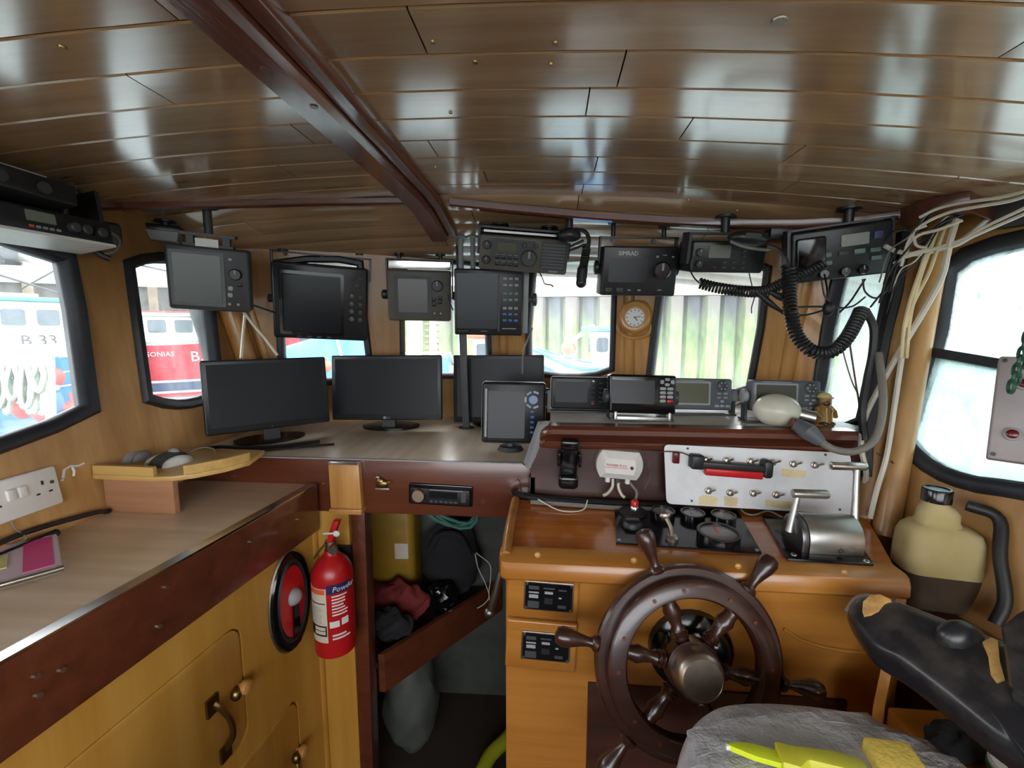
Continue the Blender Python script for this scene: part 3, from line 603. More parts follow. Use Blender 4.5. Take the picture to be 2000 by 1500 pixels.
def stem(t, k, x, z0, y, r, mat, name='ceiling_bracket'):
    """vertical stem in world space from local point up to the ceiling"""
    M = t.matrix_world; p = M @ V(x * k, y * k, z0 * k); top = V(p.x, p.y, zc(p.x, p.y) + .003)
    o = B().cyl(p, top, r, n=10).cyl(top - V(0, 0, .006), top, r * 2.4, n=14).obj(name, m[mat], t); o.matrix_parent_inverse = M.inverted(); return o
bpy.context.view_layer.update()
def dtop(u, v, lim=9): return min((onceil(u, v) - EYE).dot(FW), lim)
# -- grey square display by the port window
t, k = dev('radar_display', 'grey square display with one round knob hanging by the second port window', 'display', 408, 546, 1.30, 26, 10, 3)
B(k).rbox(0, 0, 138, 122, 0, 46, 6, 4, back=8).obj('housing', m['greyd'], t); B(k).rbox(-18, 0, 90, 104, -1.5, 4, 3).obj('screen_surround', m['grey'], t); B(k).rbox(-18, 0, 78, 92, -2.5, 2, 2).obj('screen', m['lcd'], t).data.materials[0] = plain('dim_green_screen', (66, 74, 68), .3, var=.04)
knob(t, k, 46, 14, 11, 0, 'black', 10); keys(t, k, [(36, -14, 9, 9), (35, -27, 9, 9), (33, -45, 6, 6), (48, -45, 6, 6), (38, 42, 7, 6)], 0, 'greyl', r=3); keys(t, k, [(52, -6, 9, 7)], 0, 'black')
B(k).box(-42, 42, 10, 34, 58, 66).obj('tilt_plate', m['greyd'], t, bev=.001); B(k).box(-20, 18, 6, 12, 60, 76).obj('sticker_plate', m['white'], t); B(k).box(-36, -24, 12, 30, 60, 82).box(24, 36, 12, 30, 60, 82).box(-44, 46, 6, 40, 80, 86).obj('mounting_yoke', m['greyd'], t)
stem(t, k, 0, 84, 22, .012, 'greyd')
# -- big black radar
t, k = dev('radar_display', 'large black radar display with column of round buttons hanging in black yoke', 'display', 627, 592, dtop(627, 500) - .05, 21, 9, 3)
B(k).rbox(0, 0, 172, 144, 0, 70, 5, 4, back=14).obj('housing', m['black'], t); B(k).loft([[(x, -1.5, z) for x, z in B().rr(-16, -3, 116, 122, 4)], [(x, -1.5, z) for x, z in B().rr(-16, -3, 104, 110, 3)], [(x, 8, z) for x, z in B().rr(-16, -3, 98, 104, 3)]], caps=False).obj('screen_hood', m['blackg'], t); B(k).rbox(-16, -3, 100, 106, -1, 2, 3).obj('screen', m['screen'], t)
for i in range(4): knob(t, k, 57, 18 - i * 15, 5.5, 0, 'greyd', 6, 'round_button')
keys(t, k, [(73, 16 - i * 15, 8, 9) for i in range(4)] + [(72, 52, 7, 6), (58, 50, 7, 6), (66, 38, 12, 8)], 0, 'greyd'); keys(t, k, [(-40 + i * 18, -67, 9, 3) for i in range(4)], 0, 'greyd')
hanger(t, k, 176, 92, 20, 'black', 34, 4); stem(t, k, -70, 90, 34, .008, 'black'); stem(t, k, 70, 90, 34, .008, 'black'); knobs(t, k, 88, 12, 34, 0, 9)
for x in (-66, 0, 66): B(k).cyl((x, 34, 86), (x, 24, 86), 3, n=8).obj('yoke_screw', m['greyd'], t)
# -- third, brownish grey
t, k = dev('sounder_display', 'brownish grey display with chrome yoke hanging over the middle monitor', 'display', 819, 578, dtop(819, 506) - .06, 10, 8, 1)
B(k).rbox(0, 0, 122, 98, 0, 40, 5, 4, back=8).obj('housing', m['rgrey'], t); B(k).rbox(-12, 0, 72, 76, -2, 3, 3).obj('screen_surround', m['greyd'], t); B(k).rbox(-12, 0, 56, 64, -3, 2, 2).obj('screen', plain('brown_dim_screen', (64, 58, 56), .3, var=.04), t)
knob(t, k, 35, 20, 11, 0, 'greyd', 8); keys(t, k, [(28, -6, 8, 7), (40, -3, 8, 7), (28, -16, 8, 7), (40, -11, 8, 7)], 0, 'black'); keys(t, k, [(29, -33, 3, 3), (41, -33, 3, 3)], 0, 'white', r=1)
hanger(t, k, 124, 70, 20, 'black', 24, 3); B(k).box(-60, 60, 16, 30, 50, 66).obj('chrome_plate', m['chrome'], t, bev=.002); stem(t, k, -40, 66, 24, .008, 'black'); stem(t, k, 40, 66, 24, .008, 'black'); knobs(t, k, 62, 14, 24, 0, 9)
# -- black sonar with keypad
t, k = dev('sonar_display', 'black sonar display with coloured keypad hanging behind the steel pole', 'display', 954, 591, 1.52, 4, 6, 1)
B(k).rbox(0, 0, 134, 128, 0, 60, 4, 3, back=8).obj('housing', m['black'], t); B(k).rbox(-22, 2, 80, 106, -2, 3, 2).obj('screen', m['screen'], t); B(k).box(19, 22, -3, 1, -56, 54).obj('panel_divider', m['greyd'], t)
for r_ in range(7):
    for c_ in range(3): keys(t, k, [(32 + c_ * 11, 46 - r_ * 12 - (4 if r_ > 1 else 0) - (4 if r_ > 3 else 0), 8, 5)], 0, ('greyl', 'greyl', 'greenb', 'greenb', 'greyl', 'blueb', 'blueb')[r_], r=1)
keys(t, k, [(41, -50, 28, 2)], 0, 'greyl'); keys(t, k, [(-50, -56, 20, 3), (-8, -56, 14, 3)], 0, 'greyd')
B(k).box(68, 78, 14, 60, -60, 64).obj('side_plate', m['greyl'], t, bev=.001); B(k).lathe([(6, 0), (6, 8), (13, 9), (13, 16), (8, 18)], (78, 30, 6), (1, 0, 0), 14).obj('clamp_knob', m['greyd'], t); stem(t, k, -58, 62, 40, .009, 'greyl'); stem(t, k, -34, 62, 40, .009, 'greyl')
# -- wide grey-brown radio
t, k = dev('radio_transceiver', 'wide brownish grey radio with big tuning dial and speaker grille under the ceiling', 'radio', 1023, 498, dtop(1023, 446) - .06, 6, 16, 4)
B(k).rbox(0, 0, 174, 66, 0, 110, 5, 3).obj('case', m['rgrey'], t)
for x, z in ((-73, 14), (-73, -14)): knob(t, k, x, z, 8, 0, 'black', 7)
B(k).rbox(-22, 4, 84, 46, -2, 2, 2).obj('control_panel', m['greyd'], t); B(k).rbox(-34, 12, 36, 16, -3.5, 0, 1.5).obj('display', m['lcd'], t)
keys(t, k, [(-51 + i * 12, z, 9, 6) for z in (-7, -20) for i in range(4)], -2, 'black'); keys(t, k, [(-51 + i * 12, z, 8, 1.5) for z in (-2, -14.5) for i in range(4)], -2, 'greyl')
knob(t, k, 10, -5, 16, -2, 'greyd', 8, 'tuning_dial'); knob(t, k, 0, 18, 4, -2, 'black', 5); knob(t, k, 22, 18, 4, -2, 'black', 5)
B(k).rbox(58, 2, 50, 54, -1, 3, 2).obj('speaker_panel', m['greyd'], t)
for i in range(8): B(k).box(36, 80, -3.5, 0, 21 - i * 6, 24 - i * 6).obj('grille_slat', m['grey'], t)
keys(t, k, [(60, -27, 18, 3.5)], -1, 'greyl'); B(k).box(-92, -87, 20, 70, -6, 46).box(87, 92, 20, 70, -6, 46).box(-92, 92, 20, 70, 44, 48).obj('mounting_yoke', m['black'], t); stem(t, k, -50, 46, 50, .012, 'black'); stem(t, k, 50, 46, 50, .012, 'black')
B(k).box(-80, 60, -2, 40, 38, 42).obj('shiny_rail', m['chrome'], t)
# its handset
HD = dtop(1023, 446) - .12
hs = thing('radio_handset', 'black radio handset hanging on its cord beside the wide grey radio', 'handset', Matrix.Translation(at(1112, 460, HD)))
B().ball((0, 0, 0), (.035, .03, .022), 16, 10).obj('cradle', m['black'], hs); h0 = at(1112, 460, HD)
def L_(u, v, d): return at(u, v, d) - h0
B().tube([L_(1122, 448, HD), L_(1142, 452, HD), L_(1150, 466, HD), L_(1149, 482, HD)], .006, 8, 5).obj('cord', m['ck'], hs); B().tube([L_(1147, 478, HD), L_(1143, 500, HD), L_(1138, 525, HD), L_(1135, 552, HD)], [.010] * 6 + [.012] * 6 + [.016] * 7, 10, 6).ball(L_(1135, 552, HD), .016).obj('microphone', m['black'], hs)
B().coil([L_(1146, 484, HD), L_(1142, 508, HD), L_(1139, 526, HD)], .011, .003, 9).obj('coiled_neck', m['ck'], hs); B().tube([L_(1112, 482, HD), L_(1140, 470, HD)], .004, 6).tube([L_(1112, 490, HD), L_(1142, 478, HD)], .004, 6).obj('stay', m['ck'], hs)
B().cyl((0, .02, 0), V(0, .02, zc(h0.x, h0.y) - h0.z), .012, n=10).obj('ceiling_bracket', m['black'], hs)
cable('radio_tail', 'short bent black wire hanging under the wide grey radio', [at(1053, 530, HD), at(1060, 545, HD), at(1064, 554, HD), at(1075, 556, HD), at(1081, 560, HD)], .002, 'ck')
# -- black autopilot
t, k = dev('autopilot_display', 'black autopilot box with white brand lettering hanging over the clock pillar', 'display', 1249, 530, dtop(1250, 462) - .1, 4, 8, 1)
B(k).rbox(0, 0, 146, 94, 0, 60, 4, 3, back=8).obj('housing', m['black'], t); text('SIMRAD', 11 * k, m['white'], t, (-24 * k, -.0006, 33 * k)); keys(t, k, [(-58, -36, 14, 9), (-36, -36, 14, 9)], 0, 'greyd'); keys(t, k, [(-18, -36, 6, 2.5), (2, -36, 6, 3), (42, -35, 8, 2.5), (46, 31, 8, 2), (62, 28, 4, 3), (32, 28, 5, 4)], 0, 'greyl', r=.8)
knob(t, k, 42, 2, 17, 0, 'blackg', 10, 'course_knob'); B(k).rbox(-22, 2, 76, 46, -1, 2, 2).obj('screen', m['screen'], t)
hanger(t, k, 148, 66, 20, 'black', 30, 3); stem(t, k, -50, 64, 30, .007, 'black'); stem(t, k, 50, 64, 30, .007, 'black'); knobs(t, k, 74, 10, 30, 6, 14)
for x in (-50, 30): B(k).cyl((x, 22, 58), (x, 36, 58), 4, n=8).obj('yoke_screw', m['black'], t)
# -- small vhf
t, k = dev('vhf_radio', 'small black radio with square display hanging over the starboard front window', 'radio', 1422, 502, dtop(1422, 450) - .1, 3, 10, 1)
B(k).rbox(0, 0, 140, 60, 0, 80, 5, 3).obj('case', m['black'], t); B(k).rbox(-18, 10, 42, 24, -2, 2, 2).obj('display', m['lcdg'], t); knob(t, k, -56, 8, 8, 0, 'greyd', 8); knob(t, k, -56, -14, 7, 0, 'black', 8)
keys(t, k, [(x, z, 9, 4) for x in (-6, 12, 30) for z in (-10, -20)] + [(30, 12, 9, 4), (30, 2, 9, 4)], 0, 'greyd'); keys(t, k, [(-24, -20, 8, 4)], 0, 'dred'); B(k).box(-76, -70, 10, 50, -14, 44).box(70, 76, 10, 50, -14, 44).box(-76, 76, 10, 50, 42, 46).obj('mounting_yoke', m['black'], t); stem(t, k, 0, 44, 30, .012, 'black')
t2, k2 = dev('radio_microphone', 'black fist microphone lying on top of the small radio', 'microphone', 1462, 466, dtop(1462, 442) - .14, 0, 0, 6)
B(k2).ball((0, 0, 0), (40, 22, 15), 16, 10).obj('body', m['black'], t2); B(k2).tube([(-36, -8, -10), (-10, -18, -20), (30, -18, -22), (40, -6, -14)], 3, 6, 6).obj('lead', m['cg'], t2); B(k2).rbox(0, 2, 30, 8, -22, -16, 3).obj('talk_button', m['greyd'], t2)
# -- vhf with six keys
t, k = dev('vhf_radio', 'black radio with pale display and six pale keys hanging in the starboard corner', 'radio', 1643, 494, dtop(1643, 440) - .1, -10, 8, -6)
B(k).rbox(0, 0, 168, 98, 0, 70, 5, 3).obj('case', m['black'], t); B(k).rbox(-54, 8, 50, 58, -12, 2, 5, 2).obj('speaker_grille', m['blackg'], t); B(k).rbox(22, 22, 46, 22, -2, 2, 2).obj('display', m['lcdg'], t); B(k).rbox(60, 25, 14, 13, -2, 2, 1).obj('brand_badge', m['navy'], t)
keys(t, k, [(-26, 0, 18, 9), (56, -2, 17, 8), (58, -17, 17, 8), (30, -1, 18, 9), (-24, -16, 17, 8)], 0, 'greenb'); keys(t, k, [(4, -1, 18, 9)], 0, 'greyd')
for x in (-30, 6, 36): knob(t, k, x, -36, 9, 0, 'blackg', 9)
B(k).box(-90, -84, 10, 40, -30, 56).box(84, 90, 10, 40, -10, 56).box(-90, 90, 10, 40, 52, 56).obj('mounting_yoke', m['black'], t); stem(t, k, 20, 54, 26, .012, 'black')
t, k = dev('junction_box', 'flat black box tucked under the ceiling between the two black radios', 'box', 1550, 454, dtop(1553, 442) - .025, -4, 2, 0)
B(k).rbox(0, 0, 84, 22, 0, 36, 3, 2).obj('case', m['black'], t); B(k).rbox(0, -9, 76, 4, -3, 2, 1).obj('lower_edge', m['greyd'], t); stem(t, k, 0, 12, 30, .01, 'black')
# -- port side radio along the wall
pR = lookM(V(-1.09, .86, 1.778), V(.10, 1, 0), V(-.12, 0, 1)); t = thing('vhf_radio', 'black radio with grey display on a white shelf above the first port window', 'radio', pR)
B().rbox(0, 0, .34, .052, -.01, .09, .006, .003).obj('case', m['black'], t); B().rbox(.028, .006, .052, .022, -.012, -.008, .002).obj('display', m['lcdg'], t)
for x in (.085, .108, .14): B().lathe([(.011, 0), (.011, .012), (.008, .015), (.002, .015)], (x, -.01, -.004), (0, -1, 0), 16).obj('knob', m['greyd'], t)
for i in range(5): B().rbox(.008 + i * .012, -.016, .008, .005, -.0125, -.009, .001).obj('key', m['greyl' if i else 'orange'], t)
B().box(-.2, .165, -.02, .09, -.034, -.028).obj('white_shelf', m['white'], t); B().box(-.2, -.19, 0, .09, -.03, .03).obj('yoke_arm', m['black'], t); B().box(.155, .165, 0, .09, -.03, .1).obj('yoke_arm', m['black'], t)
B().cyl((.11, .04, .026), (.11, .04, .11), .012, n=10).obj('ceiling_bracket', m['black'], t)
t = thing('amplifier_box', 'black box with pale top edge fixed in the corner above the port radio', 'box', lookM(V(-1.08, .79, 1.845), V(.12, 1, -.05), V(-.1, 0, 1)))
B().rbox(0, 0, .30, .045, -.02, .06, .005, .003).obj('case', m['black'], t); B().box(-.15, .1, -.016, .06, .0225, .0255).obj('top_edge', m['greyl'], t)
for x in (.02, .09): B().cyl((x, -.02, -.002), (x, -.024, -.002), .012, n=14).obj('dial', m['greyd'], t)
t = thing('radio_microphone', 'black fist microphone hung with looped cord at the end of the port radio', 'microphone', Matrix.Translation(at(205, 455, 1.14)) @ orient(60, 0, 0))
B().rbox(0, 0, .07, .06, 0, .03, .012, .005, back=.006).obj('body', m['black'], t); B().tube([(-.05, -.02, .01), (.0, -.03, .0), (.02, -.03, -.02), (.01, -.025, -.045), (-.01, -.02, -.055)], .004, 8, 6).obj('cord', m['cg'], t); B().tube([(-.03, -.012, -.025), (-.03, -.015, -.045), (-.015, -.018, -.06), (.0, -.018, -.066)], .008, 8, 5).obj('cord_strain_relief', m['ck'], t)
B().cyl((-.03, .01, .02), (-.03, .01, .10), .01, n=10).obj('hook', m['black'], t)
cable('radio_lead', 'thin grey wire sagging below the port radio across the window frame', [on(-30, 452, LWP) + V(.03, 0, 0), on(20, 466, LWP) + V(.03, 0, 0), on(70, 468, LWP) + V(.03, 0, 0), on(100, 470, LWP) + V(.03, 0, 0), on(140, 462, LWP) + V(.03, 0, 0)], .0018, 'cg')
# -- silver lamp sensor
t, k = dev('spot_lamp', 'small silver block lamp in black clamp under the ceiling near the port wall', 'lamp', 316, 455, dtop(316, 438) - .03, 30, 0, 2)
B(k).rbox(0, 8, 66, 16, -6, 30, 7, 3).obj('clamp', m['black'], t); B(k).loft([[(-22, -16, 2), (30, -16, 2), (30, 26, 2), (-22, 26, 2)], [(-16, -12, -16), (26, -12, -16), (26, 22, -16), (-16, 22, -16)]]).obj('lens_block', m['greyl'], t, bev=.002); stem(t, k, 4, 12, 12, .012, 'black'); B(k).tube([(-34, 0, 8), (-60, 0, 4), (-90, 0, 6)], 4, 6, 4).obj('lead', m['ck'], t)
# -- wall clock
M = Matrix.Translation(on(1240, 619, (line(*EC, 1.6) + V(0, -.034, 0), V(0, -1, -.14)))) @ orient(-12, 8)
t = thing('wall_clock', 'round white clock on carved wood between two front windows', 'clock', M)
B().lathe([(.062, -.006), (.062, .004), (.056, .010), (.05, .006), (.04, .006), (.0395, .012), (.036, .012)], (0, 0, 0), (0, -1, 0), 28).obj('wooden_mount', m['post'], t); B().cyl((0, -.012, 0), (0, -.016, 0), .035, .034, 28).obj('dial', m['white'], t)
for i in range(12):
    a = R(i * 30); B().box(-.0012, .0012, -.0168, -.0155, .025, .031).xf(Matrix.Rotation(a, 4, 'Y')).obj('hour_mark', m['ink'], t)
B().box(-.001, .001, -.0175, -.016, -.004, .022).xf(Matrix.Rotation(R(80), 4, 'Y')).obj('hand', m['ink'], t); B().box(-.0014, .0014, -.0178, -.016, -.004, .016).xf(Matrix.Rotation(R(140), 4, 'Y')).obj('hand', m['ink'], t)
B().tube([(-.062, -.004, -.03), (-.05, -.008, -.06), (0, -.01, -.078), (.05, -.008, -.06), (.062, -.004, -.03)], .007, 8, 6).obj('carved_scroll', m['post'], t)

# ================================================================== INSTRUMENTS ON THE DASH AND DESK
HZ = 1.295
t, k = dev('portrait_display', 'black portrait display with blue buttons standing on the desk edge', 'display', 1003, 806, 1.37, 4, -6, 1)
B(k).rbox(0, 0, 122, 118, 0, 34, 6, 4, back=8).obj('housing', m['black'], t); B(k).loft([[(x, 1, z) for x, z in B().rr(0, 0, 124, 120, 7)], [(x, 5, z) for x, z in B().rr(0, 0, 126, 122, 8)], [(x, 9, z) for x, z in B().rr(0, 0, 124, 120, 7)]], caps=False).obj('bright_edge', m['greyl'], t)
B(k).rbox(-14, -4, 72, 92, -1.5, 2, 2).obj('screen', m['screen'], t); B(k).box(-56, -52, -2, 0, -48, 46).obj('side_bar', m['greyl'], t)
knob(t, k, 38, 26, 10, 0, 'blueb', 5, 'joystick')
for i in range(5): a = R(90 + i * 55 - 110); B(k).rbox(0, 0, 11, 4, -3, 1, 1.5).xf(Matrix.Translation((38, 0, 26)) @ Matrix.Rotation(-a, 4, 'Y') @ Matrix.Translation((0, 0, 15))).obj('ring_key', m['blueb' if i % 2 else 'greyl'], t)
keys(t, k, [(37, 2 - i * 10, 8, 5) for i in range(5)], 0, 'blueb'); 
M = t.matrix_world.copy(); bb = at(996, 872, 1.38); o = B().cyl((bb.x, bb.y + .02, DZ), (bb.x, bb.y + .02, DZ + .012), .042, .034, 20).cyl((bb.x, bb.y + .02, DZ + .01), (bb.x, bb.y + .03, DZ + .05), .014, n=12).obj('swivel_base', m['greyd'], t); o.matrix_parent_inverse = M.inverted()
t, k = dev('navtex_display', 'thin black display with pale edge next to the portrait display on the dash', 'display', 1136, 768, 1.36, 4, -4, 1)
B(k).rbox(0, 0, 118, 62, 0, 30, 4, 3).obj('housing', m['black'], t); B(k).loft([[(x, 1, z) for x, z in B().rr(0, 0, 119, 63, 5)], [(x, 4, z) for x, z in B().rr(0, 0, 122, 66, 6)], [(x, 8, z) for x, z in B().rr(0, 0, 119, 63, 5)]], caps=False).obj('pale_edge', m['greyl'], t)
B(k).rbox(-20, 2, 62, 40, -1.5, 2, 2).obj('screen', m['screenm'], t); keys(t, k, [(x, z, 8, 2.6) for x in (22, 38, 52) for z in (20, 11, 2, -7, -16)], 0, 'greyd', r=.8); keys(t, k, [(22, -20, 5, 3)], 0, 'redp', r=.6); keys(t, k, [(22, 24, 4, 3)], 0, 'white', r=.6)
zb = (HZ - t.location.z) / k; foot(t, k, 66, 40, zb, 'black'); B(k).box(-66, -60, 6, 26, zb + 3, 4).obj('yoke_arm', m['black'], t); B(k).box(60, 66, 6, 26, zb + 3, 4).obj('yoke_arm', m['black'], t); knobs(t, k, 60, 12, 14, 0, 8)
t, k = dev('chart_plotter', 'black chart plotter with oval keys, one red, standing on the dash', 'plotter', 1256, 770, 1.24, 4, -6, 1.5)
B(k).rbox(0, 0, 130, 76, 0, 40, 5, 4, back=8).obj('housing', m['blackg'], t); B(k).rbox(-20, 4, 84, 46, -1.5, 2, 2).obj('screen', m['screen'], t)
keys(t, k, [(x, 12 - i * 8, 12, 6) for x in (38, 52) for i in range(4) if not (x == 52 and i == 3)], 0, 'greyl', r=2.8); keys(t, k, [(52, -12, 12, 6)], 0, 'redp', r=2.8); keys(t, k, [(36, 25, 7, 8), (56, 25, 7, 8), (46, 30, 9, 6), (46, 20, 9, 6)], 0, 'greyl', r=2.5)
zb = (HZ - t.location.z) / k; foot(t, k, 62, 44, zb, 'black'); B(k).box(-62, -56, 8, 30, zb + 3, 0).obj('yoke_arm', m['black'], t); B(k).box(56, 62, 8, 30, zb + 3, 0).obj('yoke_arm', m['black'], t); B(k).box(-50, 50, -4, 3, zb + 2, zb + 9).box(-55, -50, -4, 3, zb + 2, zb + 18).box(50, 55, -4, 3, zb + 2, zb + 18).obj('silver_clip', m['alu'], t, bev=.001); knobs(t, k, 62, 12, 18, -6, 14, 'greyd')
def greyplotter(label, u, v, d, yaw, scr):
    t, k = dev('fish_finder', label, 'fish finder', u, v, d, yaw, -6, 1)
    B(k).rbox(0, 0, 128, 62, 0, 34, 5, 4, back=8).obj('housing', m['grey'], t); B(k).rbox(-20, 2, 82, 46, -1.5, 2, 2).obj('screen_bezel', m['greyl'], t); B(k).rbox(-20, 2, 74, 39, -2.5, 1, 2).obj('screen', scr, t)
    B(k).lathe([(11, 0), (11, 2), (9, 3.5), (2, 3.5)], (44, 0, 17), (0, -1, 0), 20).obj('cursor_pad', m['greyd'], t)
    for a in range(6): B(k).rbox(44 + 7 * math.cos(R(a * 60)), 17 + 7 * math.sin(R(a * 60)), 3, 3, -5, -2, 1).obj('arrow_mark', m['greyl'], t)
    keys(t, k, [(x, z, 8, 3.5) for x in (37, 50) for z in (2, -6)] + [(44, -13, 6, 5)], 0, 'greyl'); keys(t, k, [(34, -22, 9, 5), (44, -22, 8, 5), (54, -22, 9, 5)], 0, 'greyl', r=2)
    B(k).box(-46, 8, -.8, 1, 26.5, 28).obj('brand_strip', m['greyl'], t)
    zb = (HZ - t.location.z) / k; foot(t, k, 74, 40, zb, 'greyd'); B(k).box(-74, -69, 8, 26, zb + 3, 10).obj('yoke_arm', m['greyd'], t); B(k).box(69, 74, 8, 26, zb + 3, 10).obj('yoke_arm', m['greyd'], t); knobs(t, k, 65, 14, 17, -2, 14, 'greyl', 'clamp_knob'); return t
greyplotter('grey fish finder with olive screen partly behind the black chart plotter', 1366, 770, 1.32, 4, m['lcd'])
greyplotter('grey fish finder on the dash between the frosted bulb and the starboard window', 1536, 774, 1.21, 0, plain('grey_olive_screen', (66, 68, 58), .3, var=.04))
# ================================================================== DASH RISER
rs = thing('dash_riser', 'dark mahogany dash with moulded top edge behind the steering console', 'dashboard', Matrix.Translation((0, 0, 0)))
B().prism([(-.055, 1.0), (.80, 1.0), (.80, HZ), (-.014, HZ), (-.05, 1.19)], 1.172, 1.19).obj('riser_board', m['riser'], rs)
slab('dash_shelf', [(.0, 1.185), (.765, 1.185), (line(*EE, HZ).x - .055, line(*EE, HZ).y + .03), (line(*ED, HZ).x, line(*ED, HZ).y - .004), (line(*EC, HZ).x, line(*EC, HZ).y - .004), (.0, 1.815)], HZ - .018, HZ, m['white'], rs)
def mould(x0, x1):
    pr = [(1.176, 1.236), (1.150, 1.238), (1.146, 1.243), (1.146, 1.258), (1.156, 1.263), (1.150, 1.270), (1.140, 1.279), (1.140, 1.291), (1.148, 1.300), (1.19, 1.300)]
    rings = []
    for x, s in ((x0, .2), (x0 + .006, .6), (x0 + .018, .85), (x0 + .035, 1), (x1, 1)): rings.append([V(x, 1.176 + (y - 1.176) * s, 1.236 + (z - 1.236) * (.35 + .65 * s)) for y, z in pr])
    return B().loft(rings)
mould(-.03, .755).obj('moulding', m['riser'], rs).data.materials[0] = m['mahog']
B().box(.0, .014, 1.19, 1.80, DZ, HZ - .018).obj('side_board', m['riser'], rs)
B().hexa([V(-.075, 1.226, DZ), V(-.062, 1.168, DZ), V(-.050, 1.174, DZ), V(-.058, 1.236, DZ)], [V(-.034, 1.21, HZ + .003), V(-.026, 1.158, HZ + .003), V(-.006, 1.166, HZ + .003), V(.004, 1.22, HZ + .003)]).obj('end_cheek', m['greyl'], rs)
# ================================================================== CONSOLE
TPn = V(0, -.0517, 1).normalized(); TOP = (V(0, .88, 1.07), TPn)
def zt_(y): return 1.07 + (y - .88) * .0517
con = thing('steering_console', 'orange varnished wooden steering console with rounded front lip', 'console', Matrix.Translation((0, 0, 0)))
B().box(-.092, .70, .90, .922, 0, 1.05).obj('front_panel', m['console'], con)
B().box(-.092, -.07, .922, 1.172, 0, 1.05).obj('side_panel', m['console'], con)
xr = .70
B().loft([[V(-.096, .92, zt_(.92) - .03), V(-.096, .92, zt_(.92)), V(-.096, 1.174, zt_(1.174)), V(-.096, 1.174, zt_(1.174) - .03)], [V(xr, .92, zt_(.92) - .03), V(xr, .92, zt_(.92)), V(rw(1.17, 1.07).x - .01, 1.174, zt_(1.174)), V(rw(1.17, 1.07).x - .01, 1.174, zt_(1.174) - .03)]]).obj('console_top', m['consoletop'], con)
pr = [(.93, 1.028), (.874, 1.028), (.866, 1.036), (.866, 1.056), (.872, 1.068), (.884, 1.073), (.93, 1.0745)]
lipo = B().loft([[V(x, .93 + (y - .93) * s, 1.05 + (z - 1.05) * (.7 + .3 * s)) for y, z in pr] for x, s in ((-.106, .55), (-.100, .9), (-.09, 1), (xr - .006, 1), (xr, .9))]).obj('front_lip', m['console'], con)
B().tube([V(-.092, .90, zt_(.9) - .004), V(-.094, 1.0, zt_(1.0) + .002), V(-.092, 1.165, zt_(1.165) + .002)], .012, 10, 4).obj('side_lip', m['console'], con)
for u in (1050, 1238, 1442, 1650):
    p = aty(u, 1084 + (u - 1050) * .056, .866); B().ball(p, (.0065, .004, .0065), 10, 6).obj('wood_plug', m['post'], lipo)
B().box(.088, .62, .894, .902, 0, .785).obj('lower_door', m['riser'], con, bev=.003)
B().tube([aty(1530, 1228, .898), aty(1570, 1252, .898), aty(1640, 1270, .898), aty(1720, 1276, .898)], .004, 8, 5).obj('bead', m['console'], con)
B().loft([[V(.60, .80, 0), V(.62, .80, 0), V(.72, .905, 0), V(.70, .905, 0)], [V(.60, .80, .86), V(.62, .80, .86), V(.72, .905, 1.02), V(.70, .905, 1.02)]]).obj('wing_panel', m['console'], con)
# two engine switch plates
def plate(label, uc, vc, wpx, hpx, pu, pv):
    c = aty(uc, vc, .90); k = .95 / FPX; t = thing('engine_panel', label, 'panel', Matrix.Translation((c.x, .90, c.z)) @ orient(0, 0, 2)); del t['category']; t.parent = con
    B(k).rbox(0, 0, wpx, hpx, -14, 0, 4, 4).obj('wooden_plate', m['console'], t); x, z = pu - uc, vc - pv
    B(k).rbox(x, z, 96, 60, -17, -12, 2, 1).obj('frame', m['nickel'], t); B(k).rbox(x, z, 90, 54, -18.5, -14, 2).obj('black_face', m['blackg'], t)
    for sx in (-1, 1):
        for sz in (-1, 1): B(k).cyl((x + sx * 43, -16, z + sz * 25), (x + sx * 43, -20, z + sz * 25), 3, n=10).obj('screw_head', m['chrome'], t)
    for i, (a, c_, w, h, mt) in enumerate(((-29, 18, 20, 7, 'greyd'), (-29, 8, 20, 3, 'greyl'), (-29, 0, 18, 7, 'greyl'), (-29, -17, 22, 14, 'greyd'), (0, 18, 22, 3, 'greyd'), (0, 9, 16, 5, 'greyl'), (0, -8, 16, 12, 'black'), (26, 16, 16, 3, 'greyd'), (22, 0, 6, 3, 'greyl'), (26, -18, 16, 6, 'greyd'))): B(k).rbox(x + a, z + c_, w, h, -19.5, -18, 1).obj('panel_mark' if i != 6 else 'rocker', m[mt], t)
    return t
plate('wooden plate with black engine switch panel, directly below the console lip', 1060, 1150, 140, 112, 1072, 1155); plate('wooden plate with black engine switch panel, behind the left wheel handle', 1057, 1253, 140, 104, 1066, 1251)
